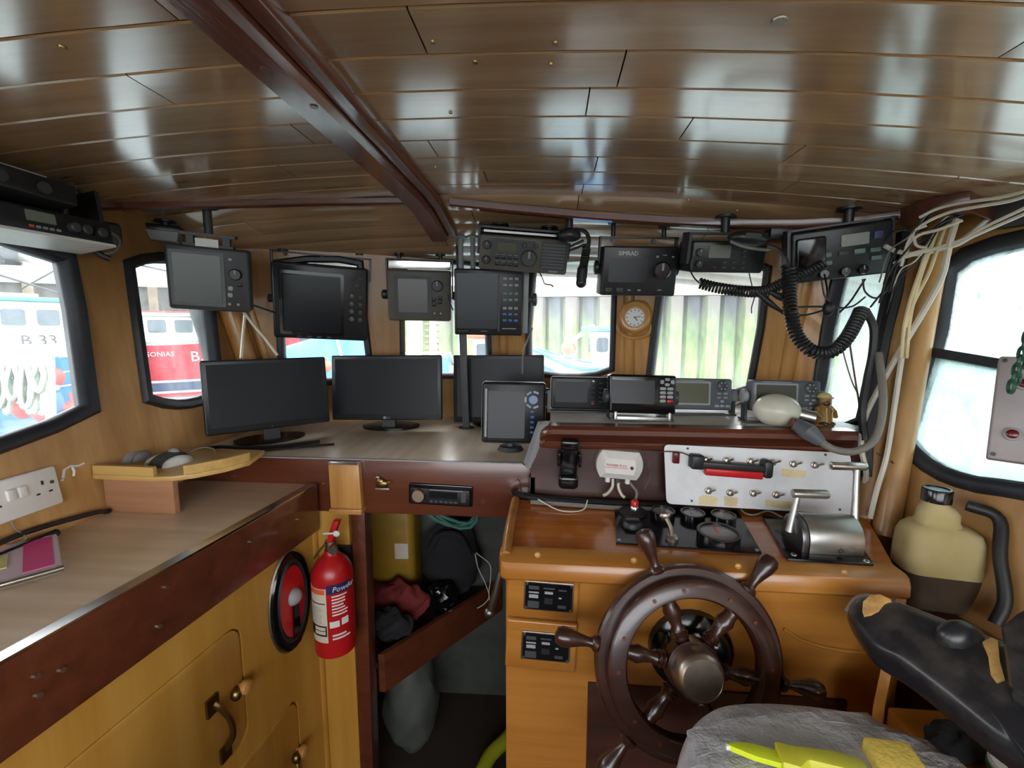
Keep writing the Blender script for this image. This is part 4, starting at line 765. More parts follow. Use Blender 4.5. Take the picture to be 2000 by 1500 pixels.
# gauge panel
def flat(u, v): return Matrix.Translation(on(u, v, TOP)) @ Matrix.Rotation(math.atan(.0517), 4, 'X')
gp = thing('gauge_panel', 'black engine gauge panel with four round gauges and ignition key', 'panel', flat(1330, 1035)); G0 = gp.matrix_world.inverted()
bpy.context.view_layer.update(); G0 = flat(1330, 1035).inverted()
def gl(u, v): return G0 @ on(u, v, TOP)
q = [gl(1200, 986), gl(1203, 1063), gl(1487, 1083), gl(1440, 1000)]
B().loft([[V(p.x, p.y, 0) for p in q], [V(p.x, p.y, .005) for p in q]]).obj('plate', m['blackg'], gp)
for i, (u, v, r, h) in enumerate(((1294, 1012, .029, .022), (1352, 1016, .029, .022), (1412, 1021, .029, .022), (1402, 1057, .046, .024))):
    p = gl(u, v); g = B().lathe([(r, .004), (r, h * .7), (r * .97, h), (r * .86, h), (r * .84, h * .8)], (p.x, p.y, 0), (0, 0, 1), 28).obj('gauge', m['blackg'], gp)
    B().cyl((p.x, p.y, h * .7), (p.x, p.y, h * .82), r * .86, n=28).obj('dial_glass', plain('grey_dial_glass', (128, 130, 132), .12), g); B().box(p.x - r * .05, p.x + r * .05, p.y, p.y + r * .7, h * .82, h * .86).obj('needle', m['greyl'] if i < 3 else m['orange'], g)
    B().lathe([(r * .98, h * .96), (r * 1.0, h * 1.0), (r * .93, h * 1.03), (r * .88, h * .98), (r * .86, h * .84)], (p.x, p.y, 0), (0, 0, 1), 28, False).obj('rim', m['greyd'], g)
p = gl(1236, 1005); B().lathe([(.034, .004), (.034, .010), (.026, .014)], (p.x, p.y, 0), (0, 0, 1), 24).obj('lamp_base', m['black'], gp); B().lathe([(.012, .012), (.012, .02), (.009, .024)], (p.x + .004, p.y + .004, 0), (0, 0, 1), 14).obj('lamp_collar', m['chrome'], gp); B().lathe([(.010, .022), (.010, .034), (.007, .038), (.001, .039)], (p.x + .004, p.y + .004, 0), (0, 0, 1), 14).obj('red_lamp', m['redp'], gp)
p = gl(1234, 1030); B().lathe([(.024, .004), (.024, .012), (.02, .018), (.008, .02)], (p.x, p.y, 0), (0, 0, 1), 22).obj('push_knob', m['black'], gp); B().box(p.x - .016, p.x + .016, p.y - .005, p.y + .005, .016, .026).obj('knob_grip', m['black'], gp, bev=.002)
p = gl(1312, 1058); B().lathe([(.014, .004), (.014, .012), (.010, .016)], (p.x, p.y, 0), (0, 0, 1), 18).obj('ignition_lock', m['nickel'], gp); B().tube([(p.x, p.y, .012), (p.x - .004, p.y + .004, .035), (p.x - .012, p.y + .012, .05)], .005, 8).ball((p.x - .014, p.y + .014, .054), (.012, .006, .010)).obj('ignition_key', m['nickel'], gp)
for u, v in ((1209, 1059), (1478, 1079)): p = gl(u, v); B().cyl((p.x, p.y, .004), (p.x, p.y, .007), .004, n=8).obj('screw_head', m['greyl'], gp)
# engine control
ec = thing('engine_control', 'cast aluminium twin lever engine control on a black base', 'throttle', flat(1612, 1075)); C0 = flat(1612, 1075).inverted()
def cl(u, v): return C0 @ on(u, v, TOP)
q = [cl(1488, 1012), cl(1538, 1098), cl(1706, 1108), cl(1655, 1030)]; B().loft([[V(p.x, p.y, 0) for p in q], [V(p.x, p.y, .008) for p in q]]).obj('base_plate', m['blackg'], ec, bev=.002)
def halfdrum(x0, x1, r, b_, y=0., z=.008):
    def rg(x): return [V(x, y + r * math.cos(R(a)), z + b_ + r * math.sin(R(a))) for a in range(0, 181, 15)] + [V(x, y - r, z), V(x, y + r, z)]
    return B().loft([rg(x0), rg(x1)])
halfdrum(-.052, .056, .046, .022, .012).obj('drum', m['alu'], ec, bev=.002); halfdrum(-.066, -.053, .044, .022, .012).obj('end_disc', m['steel'], ec, bev=.002); B().cyl((.01, -.036, .018), (.01, -.038, .018), .005, n=10).obj('cover_screw', m['steel'], ec)
def lever(x, top, a, b_):
    o = B().tube([(x, .012, .035), (x + (top[0] - x) * .5, .012 + (top[1] - .012) * .5, (.035 + top[2]) / 2), top], [.009, .007, .006], 10).obj('lever', m['alu'], ec)
    B().lathe([(.004, 0), (.009, .001), (.0095, .004), (.0095, b_ - a - .004), (.008, b_ - a)], (top[0] + a, top[1], top[2]), (1, 0, 0), 16).obj('grip', m['chrome'] if a < -.03 else m['alu'], o)
lever(-.072, (-.058, .02, .120), -.012, .062); lever(.062, (.075, .05, .175), -.056, .018)
for u, v in ((1550, 1090), (1692, 1103)): p = cl(u, v); B().ball((p.x, p.y, .008), (.006, .006, .003)).obj('bolt_head', m['chrome'], ec)
# white switch panel
SPY = 1.13; c = aty(1485, 935, SPY); SM = Matrix.Translation(c) @ orient(0, -4, 1.8); sw = thing('switchboard', 'white switch panel with two rows of toggle switches on the dash', 'panel', SM); SI = SM.inverted()
SPP = (c, SM.to_3x3() @ V(0, -1, 0))
def sl(u, v): p = SI @ on(u, v, SPP); return p.x, p.z
tl, tr_, br, bl = sl(1297, 868), sl(1660, 885), sl(1678, 1006), sl(1302, 984)
def rpoly(P, r, n=4):
    out = []
    for i in range(len(P)):
        a, b_, c_ = V(*P[i - 1], 0), V(*P[i], 0), V(*P[(i + 1) % len(P)], 0); d1_ = (a - b_).normalized() * r; d2_ = (c_ - b_).normalized() * r
        for j in range(n + 1): t_ = j / n; p = (b_ + d1_) * (1 - t_) ** 2 + b_ * 2 * t_ * (1 - t_) + (b_ + d2_) * t_ ** 2; out.append((p.x, p.y))
    return out
B().prism(rpoly([tl, tr_, br, bl], .014), 0, .004).obj('plate', m['whitep'], sw)
B().box(bl[0] + .02, br[0] - .03, .004, .04, bl[1] + .02, tl[1] - .045).obj('back_box', m['riser'], sw)
for u, v in ((1378, 898), (1418, 899), (1465, 901), (1507, 903), (1548, 906), (1590, 908), (1383, 958), (1425, 962), (1470, 963), (1515, 966)):
    x, z = sl(u, v); o = B().lathe([(.0085, 0), (.0085, .004), (.0065, .005), (.0065, .01), (.004, .011)], (x, 0, z), (0, -1, 0), 12).obj('toggle_switch', m['nickel'], sw); B().tube([(x, -.01, z), (x + .004, -.018, z + .005), (x + .008, -.026, z + .01)], [.0018, .0024, .0032], 8).obj('toggle_lever', m['nickel'], o)
for u, v, w, h, P in ((1383, 977, .044, .024, 1), (1427, 979, .030, .024, 0), (1521, 984, .062, .018, 0), (1550, 924, .054, .020, 0)):
    x, z = sl(u, v); pts = [(x - w / 2, z - h / 2), (x + w / 2, z - h / 2 - .002), (x + w / 2 + .002, z + h * .2), (x + w * .25, z + h / 2), (x - w * .25, z + h / 2 + .001), (x - w / 2 - .002, z + h * .25)] if P else [(x - w / 2, z - h / 2), (x + w / 2, z - h / 2 - .001), (x + w / 2 + .003, z + h / 2 - .002), (x - w / 2 - .002, z + h / 2)]
    B().prism(pts, -.0006, .0005).obj('tape_label', m['tape'], sw)
x, z = sl(1319, 893); B().rbox(x, z, .016, .028, -.012, .002, .002, .002).obj('red_rocker', m['dred'], sw)
for u, v in ((1343, 876), (1351, 978), (1612, 888), (1640, 995)): x, z = sl(u, v); B().cyl((x, -.0015, z), (x, .001, z), .003, n=8).obj('screw_head', m['greyd'], sw)
# led bar
cb = on(1422, 910, SPP); lb = thing('light_bar', 'black and red bar lamp fixed across the white switch panel', 'lamp', Matrix.Translation(cb) @ orient(0, -4, 3))
B().rbox(.004, .004, .15, .016, -.03, -.012, .003, .002).obj('bar', m['black'], lb); B().rbox(.006, -.013, .138, .019, -.028, -.014, .004, .003).obj('red_lens', m['redp'], lb)
B().rbox(-.082, .008, .032, .036, -.028, 0, .006, .004).obj('end_bracket', m['black'], lb); B().rbox(.0855, .004, .022, .044, -.03, 0, .008, .004).obj('end_bracket', m['black'], lb)
cable('lamp_wire', 'thin red and brown wire running from the light bar over the switch panel', [on(1358, 897, SPP) + V(0, -.012, 0), on(1335, 884, SPP) + V(0, -.01, 0), on(1310, 881, SPP) + V(0, -.006, 0), on(1285, 884, SPP) + V(0, -.004, 0), on(1268, 905, SPP) + V(0, -.002, 0), on(1270, 930, SPP), on(1258, 955, SPP) + V(0, -.004, 0)], .0016, 'cb')
# white alarm box
ab = thing('alarm_box', 'white plastic box with sloping sides and small red lettering on the dash', 'box', Matrix.Translation(aty(1208, 904, 1.17)) @ orient(0, 0, 4))
def cush(w, h, bow, y): 
    P = []
    for i in range(7): a = -1 + i / 3; P.append((w / 2 + bow * (1 - a * a), y, h / 2 * a))
    for i in range(7): a = 1 - i / 3; P.append((-w / 2 - bow * (1 - a * a), y, h / 2 * a))
    return P
B().loft([cush(.096, .076, .014, 0), cush(.096, .076, .014, -.014), cush(.094, .074, .013, -.02), cush(.07, .04, .004, -.034)]).obj('case', m['white'], ab, ang=25)
text('POWER PLUS', .0088, m['redp'], ab, (-.010, -.0345, .002)); B().box(-.04, .02, -.0346, -.034, -.0045, -.0035).obj('underline', m['redp'], ab); B().lathe([(.0045, 0), (.004, .004), (.001, .006)], (.029, -.034, -.001), (0, -1, 0), 12).obj('indicator', m['dred'], ab)
for x in (-.026, .0, .026): B().cyl((x, -.012, -.036), (x, -.012, -.05), .007, n=10).obj('cable_gland', m['white' if x else 'greyd'], ab)
for (x0, pts, mt, lab) in ((1196, [(1197, 935), (1196, 950), (1188, 962), (1178, 968)], 'cw', 'short white cable dropping to the left under the white alarm box'), (1208, [(1208, 935), (1208, 952), (1214, 966), (1220, 972)], 'cw', 'short white cable dropping straight under the white alarm box'), (1228, [(1226, 938), (1236, 950), (1244, 962), (1241, 978)], 'cg', 'short grey cable curling to the right under the white alarm box')):
    cable('alarm_lead', lab, [aty(u, v, 1.158 - .006 * i) for i, (u, v) in enumerate(pts)], .004, mt)
# phone cradle
pc = thing('phone_cradle', 'empty black phone cradle screwed to the dash beside the white box', 'phone holder', Matrix.Translation(aty(1111, 902, 1.143)) @ orient(0, 0, 2))
B().box(-.016, .016, -.002, .03, -.045, .02).obj('mounting_block', m['blackg'], pc)
B().rbox(0, 0, .044, .118, -.012, 0, .01, .004).obj('back', m['blackg'], pc); B().rbox(0, .05, .046, .026, -.026, 0, .008, .004).obj('top_hook', m['blackg'], pc); B().rbox(0, -.046, .05, .036, -.034, 0, .012, .006).obj('cup', m['blackg'], pc)
for s in (-1, 1): B().rbox(s * .027, .012, .008, .034, -.03, 0, .003, .002).obj('side_clip', m['blackg'], pc)
# cable run along the foot of the dash
yb = 1.15
cable('loom', 'thick black cable loom lying along the back of the console top', [V(-.10, 1.19, 1.10), V(-.06, 1.155, 1.104), V(.04, 1.148, zt_(1.14) + .014), V(.15, 1.15, zt_(1.14) + .012), V(.26, 1.145, zt_(1.14) + .01), V(.33, 1.155, zt_(1.14) + .01)], .0085, 'ck')
cable('loom', 'grey cable lying under the black loom on the console top', [V(-.05, 1.145, zt_(1.14) + .008), V(.06, 1.135, zt_(1.14) + .008), V(.16, 1.13, zt_(1.13) + .007), V(.27, 1.128, zt_(1.13) + .007)], .006, 'cg')
cable('loom', 'thin white wire curving over the worn console top', [V(-.03, 1.14, zt_(1.14) + .018), V(.02, 1.11, zt_(1.1) + .006), V(.06, 1.105, zt_(1.1) + .004), V(.09, 1.12, zt_(1.1) + .006), V(.10, 1.14, zt_(1.14) + .02)], .0018, 'cw')
for i, (a, b_) in enumerate((((985, 960), (1000, 968)), ((1010, 935), (1016, 960)), ((1004, 948), (1022, 965)))):
    cable('bare_wire', 'frayed brown wire end sticking out at the corner of the fascia', [aty(*a, 1.18), aty((a[0] + b_[0]) / 2 + 3, (a[1] + b_[1]) / 2 - 4, 1.17), aty(*b_, 1.15)], .0016, 'cb', 'frayed wire ends by the fascia')
cable('panel_wire', 'pale wire looping out below the white switch panel', [on(1440, 996, TOP) + V(0, 0, .02), on(1452, 1006, TOP) + V(0, 0, .008), on(1472, 1010, TOP) + V(0, 0, .006), on(1500, 1004, TOP) + V(0, 0, .008), on(1528, 1018, TOP) + V(0, 0, .01)], .0022, 'cg')
# ================================================================== WHEEL
k = .84 / FPX; WM = Matrix.Translation(at(1350, 1300, .84)) @ orient(6, -13, 0); wh = thing('ship_wheel', 'dark varnished wooden ship wheel with six spokes and metal hub cap', 'steering wheel', WM)
def ring(prof, n=56): 
    b_ = B(k); N = len(prof); b_.add([(r * math.cos(2 * math.pi * i / n), y, r * math.sin(2 * math.pi * i / n)) for i in range(n) for r, y in prof], [(i * N + j, ((i + 1) % n) * N + j, ((i + 1) % n) * N + (j + 1) % N, i * N + (j + 1) % N) for i in range(n) for j in range(N)]); return b_
ring([(130, -14), (134, -20), (160, -20), (166, -16), (168, -8), (168, 4), (130, 4)]).obj('front_rim', m['wheel'], wh); ring([(140, 4), (182, 4), (187, 8), (187, 20), (182, 25), (140, 25)]).obj('rear_rim', m['wheel'], wh)
SA = (108, 48, -12, -72, -132, 168)
for a in SA:
    ax = V(math.cos(R(a)), 0, math.sin(R(a)))
    B(k).lathe([(13, 36), (13, 50), (17, 54), (12, 58), (17, 62), (12, 66), (15, 70), (11, 78), (14, 95), (18, 108), (14, 120), (15, 134)], (0, 4, 0), ax, 14).obj('spoke', m['wheel'], wh)
    B(k).lathe([(15, 182), (17, 187), (15, 192), (10, 196), (9, 204), (12, 220), (18, 242), (19, 256), (15, 266), (5, 270)], (0, 10, 0), ax, 14).obj('handle', m['wheel'], wh)
    for s in (-12, 12): q = V(math.cos(R(a + s)), 0, math.sin(R(a + s))) * 148; B(k).cyl(q + V(0, -19, 0), q + V(0, -22, 0), 4, n=8).obj('rim_plug', m['mahog'], wh)
B(k).lathe([(52, -14), (52, 14), (46, 20)], (0, 0, 0), (0, 1, 0), 28).lathe([(48, 12), (52, 15)], (0, 0, 0), (0, -1, 0), 28).obj('hub', m['wheel'], wh)
B(k).lathe([(46, 10), (47, 18), (45, 44), (42, 50), (37, 54), (36, 52)], (0, 0, 0), (0, -1, 0), 32).cyl((0, -51, 0), (0, -53, 0), 36.5, n=32).obj('hub_cap', m['nickel'], wh)
hp = at(1350, 1300, .84); sh = B().cyl(hp + V(0, .01, 0), V(hp.x, .905, hp.z - .01), .03, n=16).obj('shaft', m['blackg'], wh); sh.matrix_parent_inverse = WM.inverted()
hb = thing('helm_pump', 'black rounded helm pump housing on the console behind the wheel', 'helm pump', Matrix.Translation(aty(1345, 1262, .9)))
B().lathe([(.085, 0), (.085, .02), (.07, .03), (.05, .035)], (0, .0, 0), (0, -1, 0), 28).obj('mounting_disc', m['blackg'], hb)
B().ball((-.036, -.035, .012), (.032, .03, .042), 16, 10).obj('lobe', m['blackg'], hb); B().ball((.036, -.035, .016), (.034, .03, .046), 16, 10).obj('lobe', m['blackg'], hb); B().lathe([(.014, 0), (.014, .01), (.006, .012)], (0, -.03, .04), (0, -1, .3), 12).obj('filler_plug', m['steel'], hb)
# ================================================================== EXTINGUISHER
ex = thing('fire_extinguisher', 'red fire extinguisher with paper label hanging on the yellow end panel', 'extinguisher', Matrix.Translation(aty(657, 1264, 1.135)))
r = .056
B().lathe([(r * .82, 0), (r * .98, .006), (r, .02), (r, .225), (r * .95, .245), (r * .75, .268), (r * .45, .283), (.02, .288), (.018, .3)], (0, 0, 0), (0, 0, 1), 32).obj('cylinder', m['red'], ex)
def band(a0, a1, z0, z1, mat, nm, rr=r + .0008, par=None):
    n = max(3, int((a1 - a0) / 8)); P0 = []; 
    def pt(a, z, q): return V(q * math.sin(R(a)), -q * math.cos(R(a)), z)
    rings = [[pt(a0 + (a1 - a0) * i / n, z0, rr), pt(a0 + (a1 - a0) * i / n, z1, rr), pt(a0 + (a1 - a0) * i / n, z1, rr - .001), pt(a0 + (a1 - a0) * i / n, z0, rr - .001)] for i in range(n + 1)]
    return B().loft(rings).obj(nm, mat, par or ex)
lbx = band(-75, 8, .055, .212, m['paper'], 'paper_label'); band(-74, 4, .196, .210, m['orange'], 'label_heading', r + .0014, lbx); band(-74, 4, .168, .171, m['ink'], 'label_line', r + .0014, lbx); band(-74, 6, .074, .105, m['ink'], 'label_box', r + .0014, lbx)
for z in (.08, .092): band(-32, 2, z, z + .009, m['paper'], 'label_cell', r + .002, lbx)
for i in range(9): band(-70, -2 - random.uniform(0, 14), .112 + i * .0055, .1135 + i * .0055, m['greyl'], 'print_line', r + .0013, lbx)
band(10, 78, .196, .222, m['navy'], 'navy_band')
def curved(body, size, mat, a, z, rr):
    q = text(body, size, mat, ex, (0, 0, 0), ext=.0003, align='LEFT', shear=.2)
    for v_ in q.data.vertices:
        x, y, zz = v_.co; b_ = R(a) + x / rr; v_.co = (math.sin(b_) * (rr + zz), y + z, -(-math.cos(b_) * (rr + zz)))
    q.matrix_local = Matrix.Rotation(R(90), 4, 'X')
    for v_ in q.data.vertices: pass
    return q
curved('Powder', .021, m['white'], 24, .208, r + .0018)
for i in range(7): band(22, 22 + 44 - random.uniform(0, 14), .186 - i * .009, .190 - i * .009, m['white'], 'print_line')
band(14, 40, .098, .116, m['white'], 'pictogram'); band(46, 66, .100, .120, m['white'], 'pictogram')
for i in range(2): band(20, 70 - i * 12, .062 + i * .010, .067 + i * .010, m['white'], 'print_line')
B().cyl((0, 0, .295), (0, 0, .325), .016, n=14).obj('valve', m['nickel'], ex); B().lathe([(.012, 0), (.014, .004), (.012, .012)], (.014, -.014, .308), (.3, -1, 0), 16).obj('pressure_gauge', m['chrome'], ex)
B().hexa([V(-.008, -.012, .322), V(.008, -.012, .322), V(.008, .012, .322), V(-.008, .012, .322)], [V(.012, -.01, .385), V(.03, -.01, .385), V(.03, .012, .385), V(.012, .012, .385)]).obj('squeeze_handle', m['redp'], ex, bev=.003); B().hexa([V(-.01, -.008, .318), V(.006, -.008, .318), V(.006, .01, .318), V(-.01, .01, .318)], [V(.0, -.008, .35), V(.012, -.008, .35), V(.012, .01, .35), V(.0, .01, .35)]).obj('carry_handle', m['redp'], ex)
B().tube([(-.012, -.016, .352), (.01, -.018, .354), (.024, -.018, .356)], .003, 8).ball((.026, -.018, .354), (.010, .005, .009)).obj('safety_tag', m['white'], ex); B().tube([(-.01, -.01, .32), (-.03, -.02, .295), (-.04, -.02, .28)], .003, 8).obj('hose_clip', m['brass'], ex)
B().box(-.03, .03, .05, .066, .05, .28).obj('wall_bracket', m['black'], ex)
# ================================================================== JUG AND ITS SHELF
js = thing('jug_shelf', 'dark mahogany corner shelf with raised rim holding the oil jug', 'shelf', Matrix.Translation(V(0, 0, 0)))
JZ = .965; jc = atz(1846, 1205, JZ); P = [(.665, .872), (.70, .80), (.76, .765), (.83, .77), (rw(.80, JZ).x - .004, .80), (rw(.98, JZ).x - .004, .98), (.70, .98)]
B().loft([[V(x, y, JZ - .02) for x, y in P], [V(x, y, JZ) for x, y in P]]).obj('shelf_board', m['mahog'], js, bev=.003); B().tube([V(.668, .885, JZ + .012), V(.68, .835, JZ + .014), V(.71, .79, JZ + .012), V(.765, .768, JZ + .01), V(.84, .775, JZ + .008)], .011, 8, 6).obj('rim', m['mahog'], js)
JM = Matrix.Translation((jc.x + .012, jc.y + .05, JZ)) @ orient(-10) @ Matrix.Scale(.9, 4); jg = thing('oil_jug', 'translucent yellow plastic jug with black cap, part full of dark oil', 'jug', JM)
def rrr(w, d, z, cx=0, r=.03): return [(x + cx, y, z) for x, y in B().rr(0, 0, w, d, r, 5)]
B().loft([rrr(.138, .086, 0), rrr(.15, .098, .006), rrr(.156, .102, .05), rrr(.156, .102, .088)]).obj('oil_filled_base', m['oil'], jg)
B().loft([rrr(.156, .102, .088), rrr(.155, .101, .13), rrr(.150, .098, .168), rrr(.138, .09, .185), rrr(.11, .08, .196, -.004), rrr(.086, .07, .200, -.008), rrr(.08, .064, .208, -.008), rrr(.078, .064, .226, -.007), rrr(.066, .056, .238, -.01), rrr(.048, .048, .245, -.014, .023), rrr(.044, .044, .258, -.014, .0215)]).obj('body', m['jug'], jg)
B().lathe([(.028, .252), (.028, .280), (.026, .283), (.022, .283), (.021, .280)], (-.014, 0, 0), (0, 0, 1), 24).cyl((-.014, 0, .27), (-.014, 0, .281), .0215, n=24).obj('cap', m['blackg'], jg)
cable('black_tube', 'black tube standing behind the oil jug against the starboard wall', [V(rw(.93, 1.2).x - .055, .96, 1.19), V(rw(.93, 1.2).x - .02, .93, 1.175), V(rw(.9, 1.1).x - .016, .90, 1.11), V(rw(.88, 1.05).x - .016, .87, 1.04), V(rw(.85, 1.0).x - .03, .86, .995)], .011, 'ck', n=10)  # plain black tube along the wall behind the jug
# ================================================================== STOOL, CHAIR AND SMALL THINGS
so = thing('taped_stool', 'stool with seat wrapped in wrinkled silver duct tape in front of the wheel', 'stool', Matrix.Translation((.385, .475, 0)))
def sup(a, b_, z, n=40, e=2.8): return [(a * math.copysign(abs(math.cos(2 * math.pi * i / n)) ** (2 / e), math.cos(2 * math.pi * i / n)), b_ * math.copysign(abs(math.sin(2 * math.pi * i / n)) ** (2 / e), math.sin(2 * math.pi * i / n)), z) for i in range(n)]
B().loft([sup(.17, .18, .805), sup(.205, .212, .825), sup(.215, .222, .865), sup(.212, .22, .925), sup(.203, .21, .958), sup(.165, .17, .971), sup(.1, .1, .974), sup(.03, .03, .975)]).jig(.0022).obj('seat', m['duct'], so, sub=1, ang=180)
DOME = [(0, .976), (.14, .976), (.47, .974), (.77, .971), (.945, .958), (.985, .925), (1.0, .87)]
def dome(x, y):
    q = ((abs(x) / .215) ** 2.8 + (abs(y) / .222) ** 2.8) ** (1 / 2.8)
    for (a, za), (c_, zb_) in zip(DOME, DOME[1:]):
        if q <= c_: return za + (zb_ - za) * (q - a) / (c_ - a)
    return None
for i in range(11):   # lapped tape strips
    y0 = -.2 + i * .036; rings = []; sk_ = random.uniform(-.12, .2); wd = random.uniform(.045, .055)
    for j in range(25):
        x = -.214 + .428 * j / 24; ya, yb_ = y0 + x * sk_, y0 + wd + x * sk_; za, zb_ = dome(x, ya), dome(x, yb_)
        if za is None or zb_ is None: continue
        e_ = .0012 + random.uniform(0, .0012); rings.append([V(x, ya, za + e_), V(x, yb_, zb_ + e_ + .0008), V(x, yb_, zb_ - .003), V(x, ya, za - .003)])
    if len(rings) > 3: B().loft(rings).obj('tape_strip', m['duct'], so)
B().cyl((0, 0, .03), (0, 0, .81), .035, n=20).obj('pedestal', m['steel'], so); B().lathe([(.17, 0), (.17, .012), (.05, .03)], (0, 0, 0), (0, 0, 1), 28).obj('base', m['steel'], so)
SZt = .978
ka, kb_ = atz(1418, 1458, SZt + .006), atz(1690, 1506, SZt + .006); kx = (kb_ - ka); kn = thing('filleting_knife', 'lime green knife in its sheath lying on the taped stool', 'knife', lookM(ka, kx, V(0, 0, 1)))
Lk = kx.length
B().prism([(0, 0), (.012, .006), (Lk * .2, .009), (Lk * .42, .004), (Lk * .42, -.016), (Lk * .2, -.011), (.01, -.004)], -.004, .004).xf(Matrix.Rotation(R(-90), 4, 'X')).obj('sheath', m['lime'], kn, bev=.001)
B().loft([[(Lk * .38, y, z) for y, z in ((-.022, -.006), (.012, -.006), (.014, .010), (-.018, .010))], [(Lk * .5, y, z) for y, z in ((-.030, -.007), (.008, -.007), (.010, .011), (-.022, .011))], [(Lk * .58, y, z) for y, z in ((-.014, -.007), (.009, -.007), (.010, .012), (-.010, .012))], [(Lk * .8, y, z) for y, z in ((-.018, -.008), (.010, -.008), (.011, .013), (-.014, .013))], [(Lk * 1.0, y, z) for y, z in ((-.022, -.007), (.008, -.007), (.008, .011), (-.018, .011))]]).obj('handle', m['lime2'], kn, bev=.004)
B().box(.0, .014, -.002, .003, -.003, .003).obj('tip_chip', m['white'], kn)
p = atz(1745, 1492, SZt); sg = tag(B().hexa([V(-.034, -.03, 0), V(.03, -.036, 0), V(.036, .024, 0), V(-.026, .03, 0)], [V(-.035, -.03, .026), V(.028, -.034, .024), V(.032, .026, .03), V(-.024, .03, .03)]).obj('sponge', m['sponge'], bev=.006), 'yellow sponge block on the edge of the taped stool', 'sponge'); sg.location = (min(p.x, .545), p.y - .005, SZt - .014)
p = atz(1850, 1500, .87); lk = tag(B().box(.625, .835, .30, .80, 0, .86).obj('side_locker', m['console'], bev=.004), 'orange varnished side locker under the black chair arm', 'locker')
dc = tag(B().ball((0, 0, 0), (.046, .034, .020), 24, 14).crumple(.014, 60).obj('dark_rag', m['cloth'], sub=1), 'crumpled dark grey rag on the side locker beside the sponge', 'rag'); dc.location = (.672, .715, .878)
p = V(.698, .638, 0); tb = thing('plastic_tub', 'white tub with blue print and green edge standing on the side locker', 'tub', Matrix.Translation((p.x, p.y, .86))); B().lathe([(.034, 0), (.04, .04), (.041, .05), (.038, .051)], (0, 0, 0), (0, 0, 1), 24).obj('cup', m['white'], tb); B().cyl((0, 0, .046), (0, 0, .0525), .0385, n=24).obj('lid', m['white'], tb); B().prism([(-.012, -.008), (.014, -.004), (.004, .016)], -.0005, .0005).xf(Matrix.Translation((0, 0, .053)) @ Matrix.Rotation(R(-90), 4, 'X')).obj('blue_print', m['navy'], tb); B().lathe([(.040, .036), (.0418, .037), (.0418, .044), (.040, .045)], (0, 0, 0), (0, 0, 1), 24).obj('green_edge', plain('green_band', (40, 120, 60), .5), tb)
# helm chair: black torn vinyl pads
p1, p2, p3 = at(1650, 1200, .80), at(2080, 1290, .62), at(1950, 1450, .585); nC = (p2 - p1).cross(p3 - p1).normalized()
if nC.dot(EYE - p1) < 0: nC = -nC
CP_ = (p1, nC); hc = thing('helm_chair', 'torn black vinyl helm chair arm with yellow foam showing', 'chair', Matrix.Translation(at(2000, 1400, .6).xy.to_3d())); HI = hc.matrix_world; hL = hc.location.copy()
def padloop(pts, sm=4): return [p - hL for p in [on(u, v, CP_) for u, v in pts]]
OUT = catmull([V(u, v, 0) for u, v in ((1648, 1200), (1660, 1170), (1690, 1160), (1740, 1172), (1850, 1213), (1960, 1255), (2110, 1310), (2110, 1590), (2010, 1500), (1930, 1440), (1840, 1366), (1760, 1305), (1690, 1262), (1656, 1232))], 4)[:-4] + []
cu, cv = 1880, 1330
def shr(s, off): return [on(cu + (p.x - cu) * s, cv + (p.y - cv) * s, CP_) + nC * off - hL for p in OUT]
B().loft([shr(.93, -.055), shr(1.0, -.045), shr(1.0, -.012), shr(.975, .002), shr(.9, .012), shr(.6, .018), shr(.2, .019)]).obj('arm_pad', m['vinyl'], hc, sub=1, ang=180)
B().tube([on(u, v, CP_) - nC * .012 - hL for u, v in ((1652, 1185), (1668, 1163), (1692, 1156), (1742, 1168), (1850, 1209), (1962, 1251), (2080, 1294))], .0045, 8, 5).obj('piping', m['greyl'], hc)
def patch(pts, off, nm, mat, th=.006):
    P = [on(u, v, CP_) + nC * off - hL for u, v in pts]; B().loft([P, [p + nC * th for p in P]]).jig(.001).obj(nm, m[mat], hc, bev=.001)
patch([(1686, 1205), (1690, 1188), (1704, 1174), (1722, 1172), (1745, 1182), (1732, 1190), (1718, 1206), (1704, 1214), (1690, 1214)], .004, 'torn_foam', 'foam', .012); patch([(1922, 1272), (1938, 1264), (1952, 1270), (1958, 1310), (1966, 1346), (1950, 1352), (1938, 1336), (1932, 1300)], .006, 'torn_foam', 'foam', .016)
c_ = on(1876, 1256, CP_) + nC * .008 - hL; B().ball(c_, (.034, .022, .03), 16, 10).obj('arm_joint', m['vinyl'], hc)
B().loft([[q + nC * o_ - hL for q in [on(u, v, CP_) for u, v in ((1962, 1262), (1990, 1238), (2060, 1200), (2140, 1230), (2140, 1420), (2050, 1440), (1980, 1390))]] for o_ in (.0, .05)]).obj('back_pad', m['vinyl'], hc, bev=.012)
B().tube([V(.145, -.09, .862), V(.14, -.06, .95), on(2060, 1400, CP_) - nC * .04 - hL], .026, 14).obj('pedestal', m['steel'], hc)
